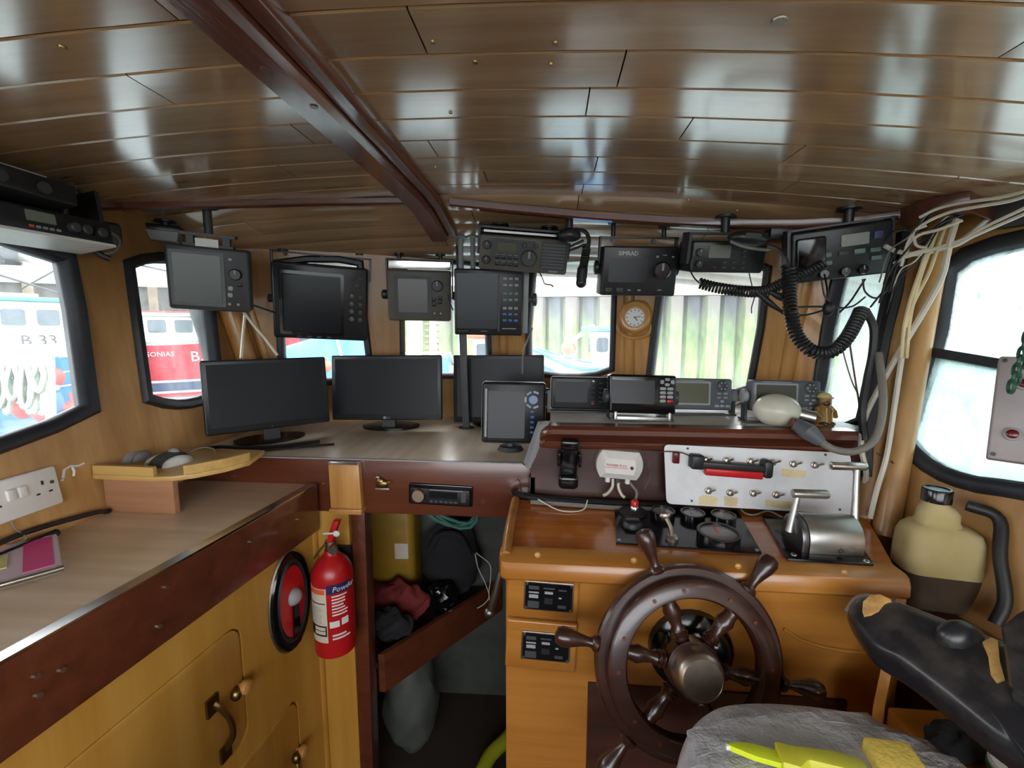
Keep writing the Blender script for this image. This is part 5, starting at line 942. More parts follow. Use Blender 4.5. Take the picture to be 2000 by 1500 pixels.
# ================================================================== UNDER THE DESK
struct(panel('trim_9', [V(-.72, 1.222, 0), V(-.72, 1.75, 0), V(-.72, 1.75, 1.15), V(-.72, 1.222, 1.15)], [], V(-.015, 0, 0), m['yellow']))
struct(panel('trim_10', [V(-.72, 1.70, 0), V(-.0, 1.72, 0), V(-.0, 1.72, 1.15), V(-.72, 1.70, 1.15)], [], V(0, .015, 0), m['hullin']))
struct(panel('trim_11', [V(-.055, 1.172, 0), V(-.055, 1.72, 0), V(-.055, 1.72, 1.15), V(-.055, 1.172, 1.15)], [], V(.015, 0, 0), m['darkwood']))  # panel added on the console side to keep this space dark
bk = thing('bunk_shelf', 'dark red board fronted shelf in the shadow under the desk', 'shelf', Matrix.Translation(V(0, 0, 0)))
B().loft([[V(-.535, 1.252, .40), V(-.515, 1.252, .40), V(-.515, 1.252, .53), V(-.535, 1.252, .53)], [V(-.21, 1.7, .40), V(-.19, 1.7, .40), V(-.19, 1.7, .53), V(-.21, 1.7, .53)]]).obj('front_board', m['mahogy'], bk); slab('shelf_top', [(-.715, 1.252), (-.533, 1.252), (-.205, 1.698), (-.715, 1.698)], .48, .5, m['darkwood'], bk)
jr = thing('jerry_can', 'yellow jerry can with faded label under the desk', 'jerry can', Matrix.Translation(V(-.607, 1.60, .5)) @ orient(4)); B().loft([rrr(.19, .14, 0, 0, .03), rrr(.2, .15, .02, 0, .03), rrr(.2, .15, .36, 0, .03), rrr(.16, .12, .42, 0, .03), rrr(.10, .08, .44, -.02, .02)]).obj('body', m['jerry'], jr); B().tube([(-.06, 0, .43), (-.02, 0, .48), (.05, 0, .47), (.07, 0, .41)], .014, 8, 5).obj('handle', m['redc'], jr); B().box(.03, .08, -.0765, -.074, .2, .26).obj('label', m['paper'], jr)
bg_ = thing('kit_bag', 'black kit bag slumped on the shelf under the desk', 'bag', Matrix.Translation(V(-.38, 1.625, .5))); B().ball((0, 0, .158), (.115, .055, .155), 26, 18).crumple(.03, 22).obj('body', m['cloth'], bg_, sub=1); B().tube([(-.07, -.05, .22), (-.03, -.06, .28), (.04, -.055, .28), (.08, -.045, .2)], .012, 8, 6).obj('strap', m['cloth'], bg_)
def loops(c, R0, n, r, mat, nm, lab, cat):
    P = []
    for i in range(n * 14 + 1): a = 2 * math.pi * i / 14; q = R0 * (1 + .12 * math.sin(i * .7)); P.append(V(c[0] + q * math.cos(a), c[1] + .02 * math.sin(i * .37), c[2] + .62 * q * math.sin(a) + .012 * math.sin(i * .9)))
    return tag(B().tube(P, r, 6).obj(nm, m[mat]), lab, cat)
loops((-.36, 1.60, .872), .095, 5, .007, 'cgr', 'rope_coil', 'coil of green rope hanging on the kit bag under the desk', 'rope')
tag(B().ball((-.545, 1.47, .572), (.115, .048, .072), 30, 18).crumple(.034, 34, 3).obj('red_jacket', m['redc'], sub=1), 'crumpled dark red jacket on the shelf under the desk', 'jacket'); tag(B().ball((-.535, 1.365, .553), (.075, .044, .052), 28, 16).crumple(.028, 38, 7).obj('black_sweater', m['cloth'], sub=1), 'crumpled black sweater in front of the red jacket under the desk', 'sweater')
tag(B().ball((-.395, 1.53, .557), (.055, .034, .056), 28, 16).crumple(.026, 42, 5).obj('black_bin_bag', plain('shiny_black_plastic', (14, 14, 16), .15)), 'shiny black plastic bag below the green rope coil', 'bag')
tag(B().ball((-.50, 1.45, .17), (.10, .10, .2), 24, 14).crumple(.03, 18, 2).obj('grey_container', m['hullin'], sub=1), 'pale grey plastic container in the dark under the bunk shelf', 'container').location.z = .03
cable('hanging_string', 'pale crossed string hanging under the desk beside the console', [aty(928, 1082, 1.585), aty(934, 1110, 1.56), aty(948, 1140, 1.55), aty(955, 1165, 1.55), aty(945, 1180, 1.55), aty(932, 1188, 1.55)], .0018, 'cw'); cable('hanging_string', 'pale straight string hanging under the desk beside the console', [aty(930, 1080, 1.58), aty(956, 1102, 1.545), aty(958, 1130, 1.535), aty(955, 1160, 1.535), aty(960, 1192, 1.535)], .0018, 'cw')
lv = thing('side_lever', 'bent grey steel lever on the console side', 'lever', Matrix.Translation(V(-.097, 1.02, .99))); p0 = lv.location; B().tube([V(.004, 0, 0), V(-.012, -.01, 0), V(-.016, -.014, -.01), V(-.03, -.02, -.07), V(-.042, -.02, -.115)], .009, 10, 5).obj('arm', m['steel'], lv); B().ball(V(-.046, -.02, -.125), (.014, .012, .014)).obj('end_knob', m['steel'], lv)
cable('lime_hose', 'lime green hose on the floor under the desk', [atz(1010, 1420, .05), atz(985, 1448, .05), atz(958, 1475, .04), atz(940, 1510, .03)], .025, 'cy', n=10)
# ================================================================== DASH ODDMENTS
p = at(1506, 836, 1.2); t = thing('lamp_bulb', 'large frosted lamp bulb lying on the dash before the grey fish finder', 'bulb', Matrix.Translation((p.x - .004, 1.203, HZ + .010)) @ orient(-20))
B().ball((0, 0, .036), (.056, .05, .042), 24, 14).obj('globe', m['bulb'], t); B().cyl((.045, 0, .03), (.085, .0, .022), .018, .016, 14).obj('cap', m['alu'], t)
p = at(1606, 832, 1.19); t = thing('figurine', 'small brown fisherman figurine in cream cap standing on the dash', 'figurine', Matrix.Translation((p.x, p.y, HZ)) @ orient(15))
B().cyl((0, 0, 0), (0, 0, .006), .026, n=16).obj('base', m['skin'], t)
B().lathe([(.020, .004), (.022, .014), (.019, .032), (.021, .044), (.014, .054), (.010, .058)], (0, 0, 0), (0, 0, 1), 18).ball((0, 0, .070), (.0145, .0135, .0155), 16, 10).ball((0, -.014, .067), (.003, .003, .003), 8, 6).obj('body', m['skin'], t)
B().ball((0, -.008, .061), (.010, .008, .009), 12, 8).obj('beard', m['oil'], t); B().ball((0, .001, .076), (.017, .017, .013), 16, 8, -.1).lathe([(.0175, 0), (.020, .002), (.0175, .004)], (0, -.002, .074), (0, 0, 1), 16).obj('cap', m['cream'], t)
for s in (-1, 1): B().tube([(s * .018, 0, .048), (s * .028, -.006, .036), (s * .020, -.018, .026)], [.007, .0065, .006], 8).obj('arm', m['skin'], t); B().tube([(s * .008, -.02, .012), (s * .009, -.019, .03), (s * .009, -.017, .05)], .002, 6).obj('brace', m['cream'], t); B().ball((s * .010, -.012, .008), (.010, .016, .007)).obj('boot', m['oil'], t)
B().tube([(.012, .004, .086), (.026, .006, .078), (.028, .006, .056), (.024, .004, .044)], .0016, 6, 5).obj('hook', m['cw'], t)
cp = [at(1557, 829, 1.10), at(1580, 844, 1.068), at(1605, 864, 1.055)]
t = thing('plug_connector', 'grey cable connector plug lying over the dash moulding', 'connector', Matrix.Translation(cp[0])); c0 = cp[0]
B().tube([p - c0 for p in cp], [.017, .021, .012], 12).obj('sleeve', m['grey'], t); B().cyl(V(-.014, 0, .006), V(.0, 0, 0), .012, .014, 12).obj('red_tip', m['dred'], t); B().tube([at(1600, 861, 1.06) - c0, at(1630, 878, 1.045) - c0, at(1668, 882, 1.04) - c0, at(1705, 862, 1.04) - c0, at(1722, 815, 1.05) - c0, at(1724, 760, 1.06) - c0, at(1716, 690, 1.09) - c0], .0085, 10, 6).obj('cable', m['cg'], t)
def run(name, lab, pts, r, mat, g=None, d=1.12): return cable(name, lab, [at(q[0], q[1], q[2] if len(q) > 2 else d) for q in pts], r, mat, g)
DW = 1.16
# white and tan cables in the starboard corner
run('white_cable', 'thick white cable sweeping from the ceiling corner down behind the dash', [(1868, 430, .99), (1856, 470, .98), (1850, 500, .99), (1838, 545, 1.0), (1800, 615, 1.03), (1755, 690, 1.07), (1716, 760, 1.10), (1690, 815, 1.10), (1682, 870, 1.10), (1692, 925, 1.12), (1684, 958, 1.14)], .0065, 'cw')
run('white_cable', 'white cable sagging from the ceiling corner toward the radio with six keys', [(2040, 376, .97), (1985, 398, 1.0), (1935, 425, 1.02), (1880, 468, 1.05), (1830, 488, 1.07), (1790, 496, 1.08), (1750, 490, 1.08), (1728, 480, 1.08)], .0055, 'cw')
G_ = 'loose wires in the starboard corner'
for i, pts in enumerate(([(2030, 392), (1985, 414), (1920, 445), (1880, 468), (1820, 487), (1760, 505)], [(2030, 372), (1975, 392), (1900, 405), (1850, 416), (1800, 440), (1775, 470), (1760, 520)], [(2030, 405), (1950, 440), (1900, 462), (1860, 482), (1790, 492), (1745, 515)], [(1880, 430), (1835, 448), (1790, 462), (1765, 500)], [(1810, 440), (1786, 452), (1789, 478), (1810, 485)], [(2030, 366), (1955, 385), (1880, 396), (1830, 408), (1795, 425)])):
    run('loose_wire', 'pale loose wire in the tangle under the ceiling by the starboard window', [(u, v, 1.06 - (u - 1740) * .0007) for u, v in pts], .0034, 'cw', G_)
for i, pts in enumerate(([(1852, 425), (1838, 465), (1815, 530), (1785, 590), (1768, 640)], [(1830, 450), (1808, 510), (1792, 560), (1778, 620), (1770, 700)], [(1815, 470), (1800, 520), (1780, 580), (1766, 640), (1760, 700)])):
    run('tan_wire', 'tan wire running down the corner post by the starboard window', [(u, v, 1.045) for u, v in pts], .004, 'tape', G_ + ' along the post')
run('conduit', 'pale conduit running down the starboard corner post to the console', [(1770, 640, 1.06), (1758, 720, 1.06), (1746, 800, 1.06), (1732, 890, 1.06), (1712, 960, 1.07), (1700, 1012, 1.08)], .006, 'cw')
run('black_loom', 'thick black taped loom hanging down the starboard corner beside the small window', [(1764, 455, 1.15), (1752, 560, 1.145), (1732, 640, 1.14), (1716, 720, 1.14), (1702, 800, 1.14), (1694, 860, 1.135), (1692, 930, 1.13)], .015, 'ck', None)
run('black_loom', 'second black loom bowing toward the dash in the starboard corner', [(1690, 605, 1.09), (1706, 640, 1.095), (1704, 690, 1.10), (1694, 740, 1.105), (1684, 800, 1.10), (1688, 860, 1.095)], .009, 'ck', None)
run('lilac_wire', 'thin lilac wire hanging in front of the small starboard window', [(1655, 640, 1.12), (1664, 700, 1.12), (1672, 752, 1.12), (1678, 790, 1.12), (1682, 840, 1.12)], .0022, 'cb'); run('lilac_wire', 'thin grey wire hanging beside the lilac wire by the small window', [(1642, 660, 1.13), (1650, 700, 1.13), (1664, 745, 1.13), (1676, 770, 1.13)], .0018, 'cg')
for pts in ([(1605, 548), (1612, 580), (1635, 600), (1665, 598), (1690, 580)], [(1685, 545), (1690, 570), (1712, 582), (1740, 560)], [(1640, 610), (1660, 590), (1680, 560), (1690, 545)], [(1700, 600), (1720, 575), (1750, 540), (1780, 515)], [(1728, 470), (1745, 452), (1775, 450), (1785, 470)]):
    run('thin_black_wire', 'thin black wire in the tangle under the radio with six keys', [(u, v, 1.1) for u, v in pts], .0022, 'ck', 'thin black wires under the radio')
random.seed(11)
for i in range(7):
    u0, u1 = random.uniform(1735, 1770), random.uniform(1800, 1880); v0 = random.uniform(470, 560); v1 = random.uniform(415, 450)
    run('tangle_wire', 'thin wire crossing the cable tangle under the cornice', [(u0 - 20, v0 + 60, 1.09), (u0, v0, 1.06), ((u0 + u1) / 2 + random.uniform(-15, 15), (v0 + v1) / 2 + random.uniform(-5, 25), 1.03), (u1, v1, 1.02), (u1 + 50, v1 - 22, 1.0)], random.choice((.0018, .0026, .0032)), random.choice(('ck', 'cg', 'cw', 'ck')), 'thin wires in the cable tangle')
t, k = dev('wire_knot', 'black taped wire joint hanging under the radio with six keys', 'wire joint', 1618, 603, 1.1); B(k).ball((0, 0, 0), (11, 9, 14), 12, 8).obj('tape_ball', m['ck'], t); B(k).tube([(0, 0, 4), (-40, 4, 4), (-70, 2, 2), (-88, 0, -4)], 2, 6, 4).obj('lead', m['ck'], t); B(k).tube([(0, 0, 0), (-40, 4, -12), (-80, 2, -10), (-90, 0, -2)], 2, 6, 4).obj('lead', m['ck'], t); B(k).tube([(0, 4, 10), (6, 20, 40), (10, 40, 70)], 2, 6, 4).obj('lead', m['ck'], t)
# coil cords
tag(B().coil([at(1366, 553, 1.12), at(1400, 562, 1.11), at(1450, 569, 1.1), at(1495, 568, 1.1), at(1540, 548, 1.09), at(1590, 526, 1.08), at(1608, 515, 1.08)], .0115, .0032, 40).obj('coil_cord', m['ck']), 'black coiled cord stretched sideways between the two black radios', 'cord')
tag(B().coil([at(1539, 520, 1.08), at(1541, 560, 1.08), at(1545, 610, 1.07), at(1556, 655, 1.07), at(1585, 685, 1.06), at(1620, 688, 1.06), at(1650, 665, 1.06), at(1672, 628, 1.07), at(1682, 606, 1.08)], .013, .0038, 46).obj('coil_cord', m['ck']), 'black coiled cord hanging in a deep loop before the wooden pillar', 'cord')
run('mic_lead', 'black lead dropping from the microphone to the hanging coiled cord', [(1500, 480, 1.1), (1520, 488, 1.09), (1534, 505, 1.08), (1540, 525, 1.08)], .0045, 'ck'); run('mic_lead', 'thin black lead joining the small radio to its coiled cord', [(1352, 500, 1.16), (1346, 518, 1.14), (1354, 540, 1.12), (1366, 553, 1.12)], .002, 'ck')
for pts, lab in (([(1478, 570), (1500, 590), (1528, 610)], 'black inline plug hanging below the crossed coiled cords'), ([(1502, 570), (1520, 578), (1536, 590)], 'shorter black inline plug above the other inline plug')):
    tag(B().tube([at(u, v, 1.09) for u, v in pts], [.004, .009, .003], 10).obj('inline_plug', m['ck']), lab, 'plug')
run('window_lead', 'thin black lead with small black end hanging before the front starboard window', [(1462, 530, 1.2), (1468, 555, 1.2), (1473, 580, 1.2), (1468, 600, 1.2), (1468, 612, 1.2)], .0014, 'ck')
# cables behind the dash instruments
for i, pts in enumerate(([(1325, 803), (1380, 800), (1440, 795), (1472, 788)], [(1330, 808), (1400, 808), (1450, 802), (1475, 797)], [(1420, 806), (1445, 795), (1468, 780)])):
    run('dash_wire', 'pale wire lying on the dash behind the grey fish finders', [(u, v - 10, 1.41 - i * .01) for u, v in pts], .0026, 'cw', 'pale wires behind the fish finders')
# left corner cables
run('white_cable', 'white cable running down the post by the second port window', [(473, 505, 1.52), (481, 540, 1.52), (481, 590, 1.52), (476, 640, 1.52), (471, 700, 1.5)], .005, 'cw'); run('white_cable', 'pale cable slanting from the grey display down to the first monitor', [(466, 596, 1.4), (490, 628, 1.44), (520, 664, 1.48), (542, 694, 1.5)], .0045, 'cw'); run('black_lead', 'black lead running from the grey display to the large radar', [(470, 588, 1.36), (505, 600, 1.46), (538, 611, 1.55)], .0035, 'ck'); run('black_lead', 'short black lead beside the brownish grey display', [(875, 575, 1.5), (878, 590, 1.5), (885, 606, 1.5)], .0025, 'ck'); run('grey_lead', 'grey lead hanging beside the pole behind the third monitor', [(1040, 640, 1.55), (1030, 665, 1.55), (1022, 690, 1.55), (1020, 730, 1.58)], .003, 'cg')
run('thin_wall_wire', 'thin brown wire stapled to the starboard wall below the window', [(1712, 885, 1.1), (1735, 897, 1.08), (1745, 905, 1.06)], .0015, 'cb')
# grey switch box on the right with chain
M = lookM(at(2010, 800, .62), V(.75, -.66, 0), V(.28, .1, 1)); t = thing('switch_box', 'grey remote control box with red buttons hanging on a green chain', 'control box', M); k = .62 / FPX
B(k).rbox(0, 0, 96, 210, 0, 60, 5, 3).obj('case', m['greyl'], t).data.materials[0] = plain('lilac_grey_box', (150, 142, 142), .5)
for x, z in ((-10, 50), (-18, -52)): b_ = B(k).lathe([(13, 0), (13, 5), (11, 7)], (x, 0, z), (0, -1, 0), 20).obj('button_ring', m['greyl'], t); B(k).lathe([(9, 4), (9, 10), (6, 12)], (x, 0, z), (0, -1, 0), 16).obj('red_button', m['dred'], b_)
B(k).rbox(18, -52, 34, 10, -5, 0, 2).obj('label_bar', m['black'], t)
for x in (-40, 40):
    for z in (-96, 96): B(k).cyl((x, 0, z), (x, -3, z), 4, n=8).obj('screw_head', m['greyd'], t)
ch = thing('green_chain', 'green link chain holding the grey control box by the starboard window', 'chain', Matrix.Translation(at(1986, 720, .6)))
for i in range(7):
    q = at(1978 + i * 5 + (3 if i % 2 else -3), 755 - i * 16, .6) - at(1986, 720, .6); B().tube([q + V(.006 * math.cos(a) * (1 if i % 2 else .3), .006 * math.cos(a) * (.3 if i % 2 else 1), .009 * math.sin(a)) for a in [2 * math.pi * j / 10 for j in range(11)]], .0022, 6).obj('link', m['mint'], ch)
B().tube([at(2005, 665, .6) - at(1986, 720, .6), V(.06, .05, .40)], .002, 6).obj('hanger_wire', m['mint'], ch)
# ================================================================== THE HARBOUR OUTSIDE
WZ = -1.0
m['water'] = plain('harbour_water', (104, 122, 122), .12, var=.3, scale=1.2, bump=.6)
def pilemat(name, c):
    mt, n, l, p = _base(name, .8); q = _tex(n, l, (1.4, 1.4, .5), detail=7); col = _ramp(n, l, q.outputs['Fac'], [(.3, lin(tuple(x * .75 for x in c))), (.7, lin(c))]).outputs['Color']
    tcn = n.new('ShaderNodeTexCoord'); sx = n.new('ShaderNodeSeparateXYZ'); l.new(tcn.outputs['Object'], sx.inputs['Vector']); ad = n.new('ShaderNodeMath'); ad.operation = 'MULTIPLY_ADD'; ad.inputs[1].default_value = 3.2; l.new(q.outputs['Fac'], ad.inputs[0]); l.new(sx.outputs['Z'], ad.inputs[2])
    mr = n.new('ShaderNodeMapRange'); mr.inputs['From Min'].default_value = 4.0; mr.inputs['From Max'].default_value = 2.6; mr.inputs['To Max'].default_value = .85; l.new(ad.outputs[0], mr.inputs['Value'])
    g = _tex(n, l, (3, 3, 1.2), detail=6); gc = _ramp(n, l, g.outputs['Fac'], [(.3, lin((86, 112, 58))), (.7, lin((160, 184, 108)))]).outputs['Color']; l.new(_mix(n, l, mr.outputs['Result'], col, gc), p.inputs['Base Color']); return mt
m['pile'] = pilemat('weed_grown_sheet_pile', (134, 128, 126)); m['pile2'] = pilemat('dark_weed_grown_sheet_pile', (88, 90, 96))
m['conc'] = plain('stained_concrete', (168, 162, 140), .85, var=.2, scale=1.5, dirt=(110, 110, 96), da=.5)
m['timber'] = plain('weathered_timber', (120, 110, 92), .9, var=.3, scale=3)
m['dk'] = plain('dark_quay_face', (86, 84, 80), .9, var=.3, scale=2)
m['bred'] = plain('red_hull_paint', (190, 36, 52), .35, var=.08, scale=2, dirt=(216, 120, 120), da=.3)
m['bblue'] = plain('blue_hull_paint', (24, 104, 164), .35, var=.08, scale=2, dirt=(80, 150, 190), da=.3)
m['bnavy'] = plain('navy_band_paint', (70, 78, 108), .5, var=.1, scale=2)
m['bwhite'] = plain('white_boat_paint', (214, 214, 210), .4, var=.05, scale=3)
m['bteal'] = plain('teal_roof_paint', (80, 168, 176), .5, var=.08)
m['bglass'] = plain('boat_window_glass', (70, 84, 92), .1, var=.2, scale=3)
m['buoy'] = plain('orange_buoy', (236, 84, 44), .4, var=.06); m['fender'] = plain('red_fender', (216, 62, 54), .5)
m['tarp'] = plain('blue_tarpaulin', (40, 120, 190), .5, var=.12, scale=4, bump=.3)
m['rope'] = plain('pale_rope', (168, 182, 170), .8, var=.2, scale=60, bump=.6)
m['carp'] = plain('dark_car_paint', (60, 64, 70), .2); m['cars'] = plain('silver_car_paint', (150, 154, 158), .25, .5)
wt_ = struct(B().box(-60, 60, -40, 60, WZ - .3, WZ).obj('trim_water', m['water'])); wt_.name = 'harbour_water'
def boat(name, label, P, head, L, Wd, fb, bands, wh, glassm='bglass'):
    M = Matrix.Translation((P.x, P.y, WZ)) @ Matrix.Rotation(R(head), 4, 'Z'); t = thing(name, label, 'boat', M); N = 22
    def hb(s): return Wd / 2 * (1 - max(0, (s - .05) / .95) ** 2.3) * (1 - .12 * max(0, -s) ** 2)
    def sh(s): return fb * (1 + .22 * max(0, s) ** 2 + .06 * s * s)
    def S(s, h, side): w = hb(s) * (.80 + .20 * h) + .01; return V(s * L / 2 + (.35 * h * max(0, s) ** 6), side * w, sh(s) * h - .02)
    for h0, h1, mt, nm in bands:
        rings = []
        for i in range(N + 1):
            s = -1 + 2 * i / N; rings.append([S(s, h0, -1), S(s, (h0 + h1) / 2, -1), S(s, h1, -1), S(s, h1, 1), S(s, (h0 + h1) / 2, 1), S(s, h0, 1)])
        B().loft(rings).obj(nm, m[mt], t, ang=60)
    cap = [S(-1 + 2 * i / N, 1.0, -1) for i in range(N + 1)] + [S(1 - 2 * i / N, 1.0, 1) for i in range(N + 1)]; B().tube(cap + [cap[0]], .06, 6).obj('gunwale', m[wh.get('cap', 'bwhite')], t)
    x0, x1, wy, z0, z1 = wh['box']
    if z1 > z0:
        B().hexa([V(x0, -wy, z0), V(x1, -wy, z0), V(x1, wy, z0), V(x0, wy, z0)], [V(x0, -wy * .95, z1), V(x1 + .12, -wy * .95, z1), V(x1 + .12, wy * .95, z1), V(x0, wy * .95, z1)]).obj('wheelhouse', m['bwhite'], t, bev=.05)
        B().box(x0 - .15, x1 + .3, -wy - .12, wy + .12, z1, z1 + .12).obj('roof', m[wh['roof']], t, bev=.04)
        n = wh['win']; ww = (x1 - x0) / n
        for side in (-1, 1):
            for i in range(n):
                xa = x0 + ww * (i + .16); xb = x0 + ww * (i + .84); zc_, zd = z0 + (z1 - z0) * wh['wz'][0], z0 + (z1 - z0) * wh['wz'][1]
                f = B().rbox((xa + xb) / 2, (zc_ + zd) / 2, xb - xa + .1, zd - zc_ + .1, -.03, .03, .08).xf(Matrix.Translation((0, side * wy * .975, 0))).obj('window', m['bwhite'], t); B().rbox((xa + xb) / 2, (zc_ + zd) / 2, xb - xa, zd - zc_, -.045, .045, .07).xf(Matrix.Translation((0, side * wy * .975, 0))).obj('pane', m[glassm], f)
        for i in range(2):
            y = (-.5 + i) * wy; f = B().box(x1 + .02, x1 + .13, y - wy * .36, y + wy * .36, z0 + (z1 - z0) * wh['wz'][0], z0 + (z1 - z0) * wh['wz'][1]).obj('window', m[glassm], t)
    return t, M, S
# --- red boat seen through the second port window
pr_ = at(335, 690, 17); hd = 33; dv = V(math.cos(R(hd)), math.sin(R(hd)), 0)
t, M, S = boat('fishing_boat', 'red hulled fishing boat with white wheelhouse moored outside the second port window', pr_ - dv * .5 + V(-dv.y, dv.x, 0) * 1.5, hd, 9.5, 3.2, 2.12,
    [(0, .05, 'bred', 'boot_top'), (.05, .09, 'bwhite', 'white_line'), (.09, .25, 'bnavy', 'navy_band'), (.25, .29, 'bwhite', 'white_line'), (.29, .93, 'bred', 'hull'), (.93, 1.0, 'bwhite', 'bulwark_band')], dict(box=(-1.2, 3.0, 1.1, 1.9, 3.05), roof='bwhite', win=5, wz=(.45, .88)))
def hulltext(tx, size, s, h):
    a, b_ = S(s - .05, h, -1), S(s + .05, h, -1); x = (b_ - a).normalized(); z = (S(s, h + .1, -1) - S(s, h - .1, -1)).normalized(); Mx = lookM(V(0, 0, 0), x, z); q = text(tx, size, m['bwhite'], t, (0, 0, 0), 'lettering', .01)
    nrm = x.cross(z).normalized(); p = S(s, h, -1) + nrm * .03; Mx.translation = p; q.matrix_local = Mx @ Matrix.Rotation(R(90), 4, 'X')
hulltext('SONIAS', .25, .035, .77); hulltext('B.7', .56, .30, .70)
for a, b_, r_ in (((-1.2, 0, 3.1), (-1.2, 0, 6.2), .07), ((-.9, 0, 3.1), (-.9, 0, 6.4), .05), ((-1.2, 0, 6.0), (-3.9, 0, 4.0), .03), ((-1.2, 0, 5.2), (1.6, 0, 4.6), .04), ((-3.6, -.4, 2.2), (-1.9, 0, 4.9), .06), ((-3.9, .4, 2.2), (-1.9, 0, 4.9), .06), ((-4.2, -.6, 4.4), (-1.2, 0, 3.2), .04), ((-4.2, .2, 3.6), (-.6, 0, 3.2), .04)): B().tube([V(*a), V(*b_)], r_, 6).obj('rigging', m['bwhite' if r_ > .04 else 'greyd'], t)
B().tube([(-4.0, -1.3, 2.1), (-4.0, -1.3, 2.9), (-2.9, -1.3, 2.9), (-2.9, -1.3, 2.1)], .04, 6).obj('rail', m['bwhite'], t); B().ball((-2.2, -1.25, 2.35), (.16, .12, .3)).obj('red_oilskin', m['fender'], t)
B().box(-.6, 1.4, -.8, .8, 3.17, 3.25).obj('roof_hatch', m['fender'], t)
# --- blue boat B 33 through the first port window
pb_ = at(45, 690, 12.5); hd = 60; dv = V(math.cos(R(hd)), math.sin(R(hd)), 0)
t, M, S = boat('fishing_boat', 'blue hulled fishing boat numbered B 33 outside the first port window', pb_ - dv * 1.6 + V(-dv.y, dv.x, 0) * 1.6, hd, 9.0, 3.2, 1.95,
    [(0, .40, 'bblue', 'hull'), (.40, .42, 'tape', 'rubbing_strake'), (.42, .60, 'bblue', 'hull'), (.60, .62, 'tape', 'rubbing_strake'), (.62, .86, 'bblue', 'hull'), (.86, 1.0, 'bwhite', 'bulwark_band')], dict(box=(-1.6, 2.6, 1.25, 1.7, 3.35), roof='bteal', win=6, wz=(.58, .86)))
a = V(1.35, -1.32, 2.25); q = text('B 33', .42, m['greyd'], t, (2.0, -1.29, 2.22), 'lettering', .01)
for x in (-2, -1.1, -.2, .7, 1.6): B().rbox(x, 1.52, .7, .18, -.06, .06, .06).xf(Matrix.Translation((0, S(x / 4.5, .8, -1).y - .05, 0))).obj('scupper_board', m['bwhite'], t)
for x, z in ((1.7, 1.2), (2.2, 1.15), (1.9, .1), (2.5, .15), (-.4, 1.0)): B().ball((x, S(x / 4.5, .6, -1).y - .26, z), (.22, .22, .26), 14, 10).cyl((x, S(x / 4.5, .6, -1).y - .26, z + .24), (x, S(x / 4.5, .6, -1).y - .2, z + .5), .04, n=8).obj('fender', m['fender'], t)
for a, b_, r_ in (((.6, 0, 3.4), (.6, 0, 6.0), .16), ((.6, 0, 5.4), (-1.6, 0, 3.5), .05), ((.6, 0, 4.9), (-1.2, .3, 3.5), .05), ((-1.4, 0, 4.3), (1.5, 0, 4.4), .05), ((.6, -.5, 4.4), (.6, .5, 4.4), .05), ((-1.0, -.3, 3.5), (-1.0, -.3, 4.2), .06)): B().tube([V(*a), V(*b_)], r_, 8).obj('mast', m['bwhite'], t)
B().rbox(-.6, 4.15, 1.0, .22, -.1, .1, .06).obj('radar_scanner', m['bwhite'], t); B().box(1.2, 2.2, -.6, .6, 3.47, 3.6).obj('roof_locker', m['bwhite'], t)
B().tube([(2.75, -1.25, 1.75), (2.75, -1.25, 2.7), (2.75, -.6, 2.7)], .03, 6).tube([(2.75, -1.25, 2.2), (3.6, -1.0, 2.1)], .03, 6).obj('rail', m['bwhite'], t)
# --- own boat rail with ropes, just outside the first port window
rl = thing('rope_rack', 'white pipe rack draped with ropes just outside the first port window', 'rack', Matrix.Translation(at(40, 760, 2.3))); r0 = at(40, 760, 2.3)
def rp_(u, v, d=2.3): return at(u, v, d) - r0
B().tube([rp_(-60, 692), rp_(106, 690)], .022, 10).obj('top_pipe', m['bwhite'], rl); B().tube([rp_(96, 690), rp_(100, 830)], .02, 10).obj('post', m['bwhite'], rl); B().tube([rp_(-40, 692), rp_(-40, 900)], .02, 10).obj('post', m['bwhite'], rl); B().tube([rp_(-60, 757), rp_(112, 757)], .014, 8).obj('lower_pipe', m['bwhite'], rl)
for _q in (rp_(100, 830), rp_(-40, 900)): B().tube([_q, V(_q.x, _q.y, -r0.z)], .02, 8).obj('post_foot', m['bwhite'], rl)
sd = struct(B().box(-3.4, -1.2, -1.6, 3.2, -.12, .002).obj('floor_side_deck', m['hullin']))
random.seed(3)
for i in range(14):
    u = -20 + i * 8.5 + random.uniform(-3, 3); w = random.uniform(5, 12); b0 = random.uniform(760, 815); dd = 2.27 + random.uniform(-.02, .03)
    fd = 2.262 - .021 * (i % 3); bd_ = 2.338 + .012 * (i % 2)
    pts = [at(u - 2, 735, bd_), at(u - 2, 692, 2.338), at(u - 2, 676, 2.30), at(u - 2, 692, 2.262), at(u - w * .5, 720, fd), at(u - w + random.uniform(-4, 4), b0 - 25, fd), at(u, b0, fd), at(u + w + random.uniform(-3, 3), b0 - 30, fd), at(u + w * .5, 720, fd), at(u + 2, 692, 2.262), at(u + 2, 676, 2.30), at(u + 2, 692, 2.338), at(u + 2, 728, bd_)]
    tag(B().tube(pts, .011, 6, 5).obj('hanging_rope', m['rope']), 'pale rope hank hanging on the white pipe rack outside', 'rope', 'rope hanks on the pipe rack')
for u, v in ((15, 715), (44, 795), (84, 802)): tag(B().ball((0, 0, 0), (.05, .05, .065), 14, 10).cyl((0, 0, .05), (0, 0, .1), .012, n=8).obj('net_float', m['fender']), 'red net float tied among the ropes on the pipe rack', 'float', 'red floats in the rope rack').location = at(u, v, 2.41)
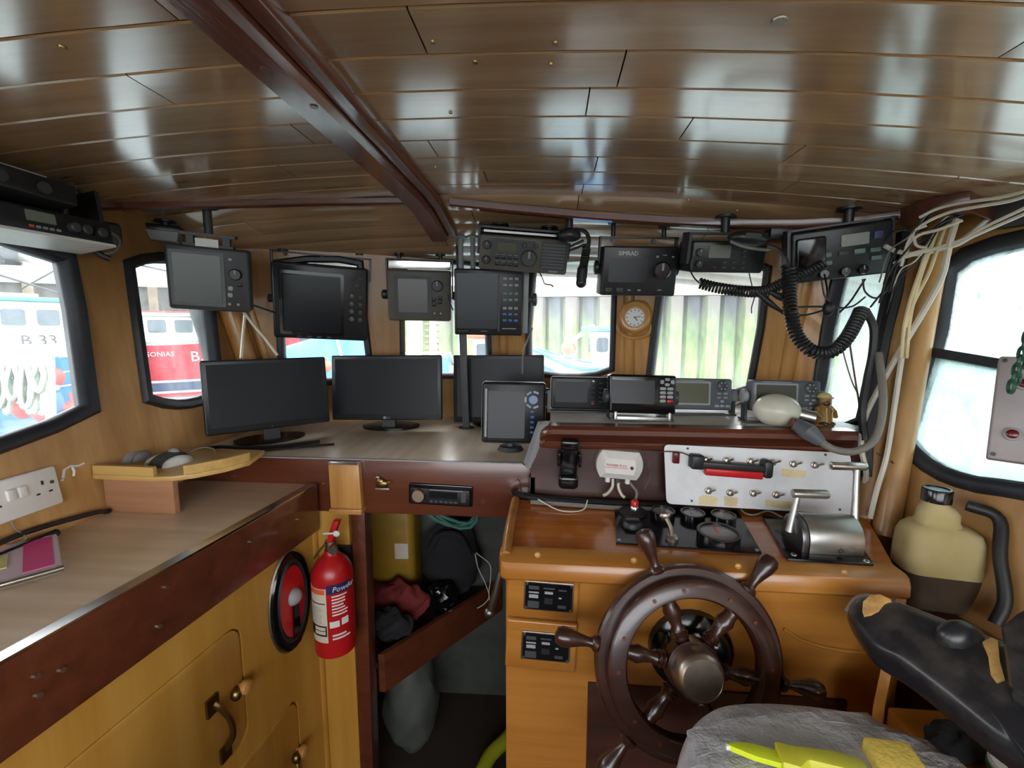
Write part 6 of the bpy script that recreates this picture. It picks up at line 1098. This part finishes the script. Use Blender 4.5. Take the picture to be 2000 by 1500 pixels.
# --- quays
def quay(name, A, Bq, z1, mat, capmat, cap=.45):
    d_ = (Bq - A).normalized(); n = V(-d_.y, d_.x, 0); o = B().loft([[A + V(0, 0, WZ - .2), A + V(0, 0, z1 - cap), A + n * 8 + V(0, 0, z1 - cap), A + n * 8 + V(0, 0, WZ - .2)], [Bq + V(0, 0, WZ - .2), Bq + V(0, 0, z1 - cap), Bq + n * 8 + V(0, 0, z1 - cap), Bq + n * 8 + V(0, 0, WZ - .2)]]).obj(name, m[mat]); struct(o)
    c_ = B().loft([[p + V(0, 0, z) - n * .25 for z in (z1 - cap, z1)] + [p + V(0, 0, z) + n * 8 for z in (z1, z1 - cap)] for p in (A, Bq)]).obj('quay_cap', m[capmat], o); return o, d_, n
A_, B_ = V(-7, 17.5, 0), V(26, 15.5, 0)
qw, d_, n_ = quay('wall_quay', A_, B_, 3.2, 'dk', 'conc'); L_q = (B_ - A_).length; pw = .62
me = None
for i in range(int(L_q / pw)):
    p = A_ + d_ * (i * pw) ; out = -.38 if i % 2 == 0 else -.12
    if i < 2:
        P0 = [(0, .02, WZ - .2), (pw, .02, WZ - .2), (pw * .82, out, WZ - .2), (pw * .18, out, WZ - .2)]
        o = B().add(P0 + [(x, y, 2.72) for x, y, z in P0], [(0, 3, 2, 1), (4, 5, 6, 7), (0, 1, 5, 4), (1, 2, 6, 5), (2, 3, 7, 6), (3, 0, 4, 7)]).obj('sheet_pile', m['pile' if i % 2 == 0 else 'pile2'], qw); pm = (me or []) + [o.data]; me = pm
    else: o = bpy.data.objects.new('sheet_pile', me[i % 2]); COL.objects.link(o); o.parent = qw
    o.matrix_local = lookM(p, d_, V(0, 0, 1))
A2, B2 = V(-44, 4, 0), V(-7, 27, 0)
q2, d2_, n2_ = quay('wall_quay_far', A2, B2, 4.2, 'dk', 'conc', .7)
for i in range(30):
    p = A2 + d2_ * (i * 1.4 + .3); B().box(0, .35, -.3, .05, WZ - .2, 3.5).xf(lookM(p, d2_, V(0, 0, 1))).obj('fender_timber', m['timber'], q2)
B().box(0, 43, -.42, -.02, 1.6, 2.0).xf(lookM(A2, d2_, V(0, 0, 1))).obj('waling', m['conc'], q2)
A3, B3 = V(-7, 27, 0), V(-7, 17.5, 0); q3, _, _ = quay('wall_quay_return', A3, B3, 3.2, 'pile2', 'conc')
# timber ladder frame seen through the fourth window
ld = thing('quay_ladder', 'weathered timber ladder on the quay outside the window behind the sonar', 'ladder', Matrix.Translation(at(825, 700, 15.5))); l0 = at(825, 700, 15.5)
for u in (803, 818, 846): B().tube([at(u, 600, 15.5) - l0, at(u, 745, 15.3) - l0], .14, 8).obj('upright', m['tape'], ld)
for i in range(9): B().tube([at(830, 622 + i * 12, 15.4) - l0, at(858, 622 + i * 12, 15.4) - l0], .05, 6).obj('rung', m['timber'], ld)
# cars on the far quay
def car(p, hd, mat, lab):
    t = thing('parked_car', lab, 'car', Matrix.Translation(p) @ Matrix.Rotation(R(hd), 4, 'Z'))
    B().prism([(-2.1, .35), (2.1, .35), (2.15, .75), (1.3, .95), (-1.9, .98), (-2.15, .8)], -.85, .85).obj('body', m[mat], t, bev=.08); c = B().prism([(-1.7, .93), (1.0, .93), (.45, 1.45), (-1.2, 1.48)], -.74, .74).obj('cabin', m['bglass'], t, bev=.06); B().prism([(-1.2, 1.42), (.45, 1.40), (.3, 1.49), (-1.1, 1.52)], -.72, .72).obj('roof', m[mat], t, bev=.03)
    for x in (-1.3, 1.3):
        for s in (-1, 1): w = B().cyl((x, s * .86, .33), (x, s * .66, .33), .33, n=20).obj('wheel', m['ck'], t); B().cyl((x, s * .875, .33), (x, s * .8, .33), .2, n=14).obj('hub_cap', m['cars'], w)
hq = math.degrees(math.atan2(d2_.y, d2_.x))
for i, (s_, mt, lab) in enumerate(((6.5, 'carp', 'dark car parked on the far quay, outermost of the row'), (12, 'carp', 'dark car parked on the far quay behind the B 33 boat'), (17.5, 'cars', 'silver car parked on the far quay beside the dark cars'), (23, 'carp', 'dark car parked on the far quay behind the red boat'))):
    car(A2 + d2_ * s_ + n2_ * 1.6 + V(0, 0, 4.2), hq, mt, lab)
# --- boat under blue cover, striped boat, small blue boat
t, M, S = boat('covered_boat', 'small boat under a blue tarpaulin outside the window behind the big radar', at(672, 722, 9.6), 40, 4.0, 2.0, 1.0, [(0, .8, 'bwhite', 'hull'), (.8, 1, 'fender', 'rubbing_band')], dict(box=(0, 0, 0, 0, 0)))
B().loft([[V(x, w * y, 1.0 + h * z) for y, z in ((-1, 0), (-.8, .5), (-.3, .95), (0, 1.05), (.3, .95), (.8, .5), (1, 0))] for x, w, h in ((-2.0, .8, .5), (-1.3, 1.0, 1.1), (-.2, 1.05, 1.42), (.9, .85, 1.25), (1.9, .35, .4))]).obj('cover', m['tarp'], t); B().box(-1.5, -.9, -1.03, -.95, 1.15, 1.4).obj('white_patch', m['bwhite'], t); B().tube([(-.2, -1.08, 1.0), (-.2, -.85, 1.75), (-.2, -.3, 2.4), (-.2, .3, 2.4), (-.2, .85, 1.75), (-.2, 1.08, 1.0)], .03, 6).obj('strap', m['bwhite'], t)
tag(B().ball((0, 0, 0), (.09, .09, .11), 16, 10).cyl((0, 0, .1), (0, 0, .16), .02, n=8).obj('marker_buoy', m['buoy']), 'orange marker buoy floating by the boat under the blue tarpaulin', 'buoy').location = at(638, 716, 8.5)
t, M, S = boat('striped_boat', 'white boat with red and blue stripes outside the window behind the sonar', at(912, 716, 13.2), 8, 3.8, 2.2, 1.35, [(0, .45, 'bwhite', 'hull'), (.45, .58, 'fender', 'red_stripe'), (.58, .72, 'bblue', 'blue_stripe'), (.72, .86, 'fender', 'red_stripe'), (.86, 1, 'bwhite', 'bulwark_band')], dict(box=(.2, 1.5, .6, 1.3, 2.3), roof='buoy', win=2, wz=(.45, .85)))
B().tube([(-2.2, -.9, 1.3), (-2.0, -.9, 1.9), (-.4, -.9, 1.9), (-.2, -.9, 1.3)], .03, 6).obj('rail', m['bwhite'], t); B().box(-1.4, -.5, -.5, .5, 1.3, 1.75).obj('fish_box', m['bblue'], t, bev=.04); B().tube([(-.2, 0, 1.3), (-.2, 0, 3.6)], .05, 8).obj('mast', m['bwhite'], t)
t, M, S = boat('work_boat', 'small blue work boat with white wheelhouse outside the clock side window', at(1160, 728, 11.5), 172, 2.7, 2.0, 1.62, [(0, .85, 'bblue', 'hull'), (.85, 1, 'bwhite', 'bulwark_band')], dict(box=(-.85, .0, .55, 1.5, 2.5), roof='bteal', win=2, wz=(.5, .85), cap='bblue'))
B().tube([(.5, .1, 1.5), (.5, .1, 2.3), (.3, .1, 2.45)], .06, 8).obj('davit', m['bwhite'], t); B().ball((.62, .4, 2.08), .19, 18, 12).obj('orange_float', m['buoy'], t); B().ball((.05, .3, 2.6), .08).obj('roof_light', m['bwhite'], t); B().box(.8, 1.1, -.25, .25, 1.5, 1.85).obj('fish_box', m['tape'], t)
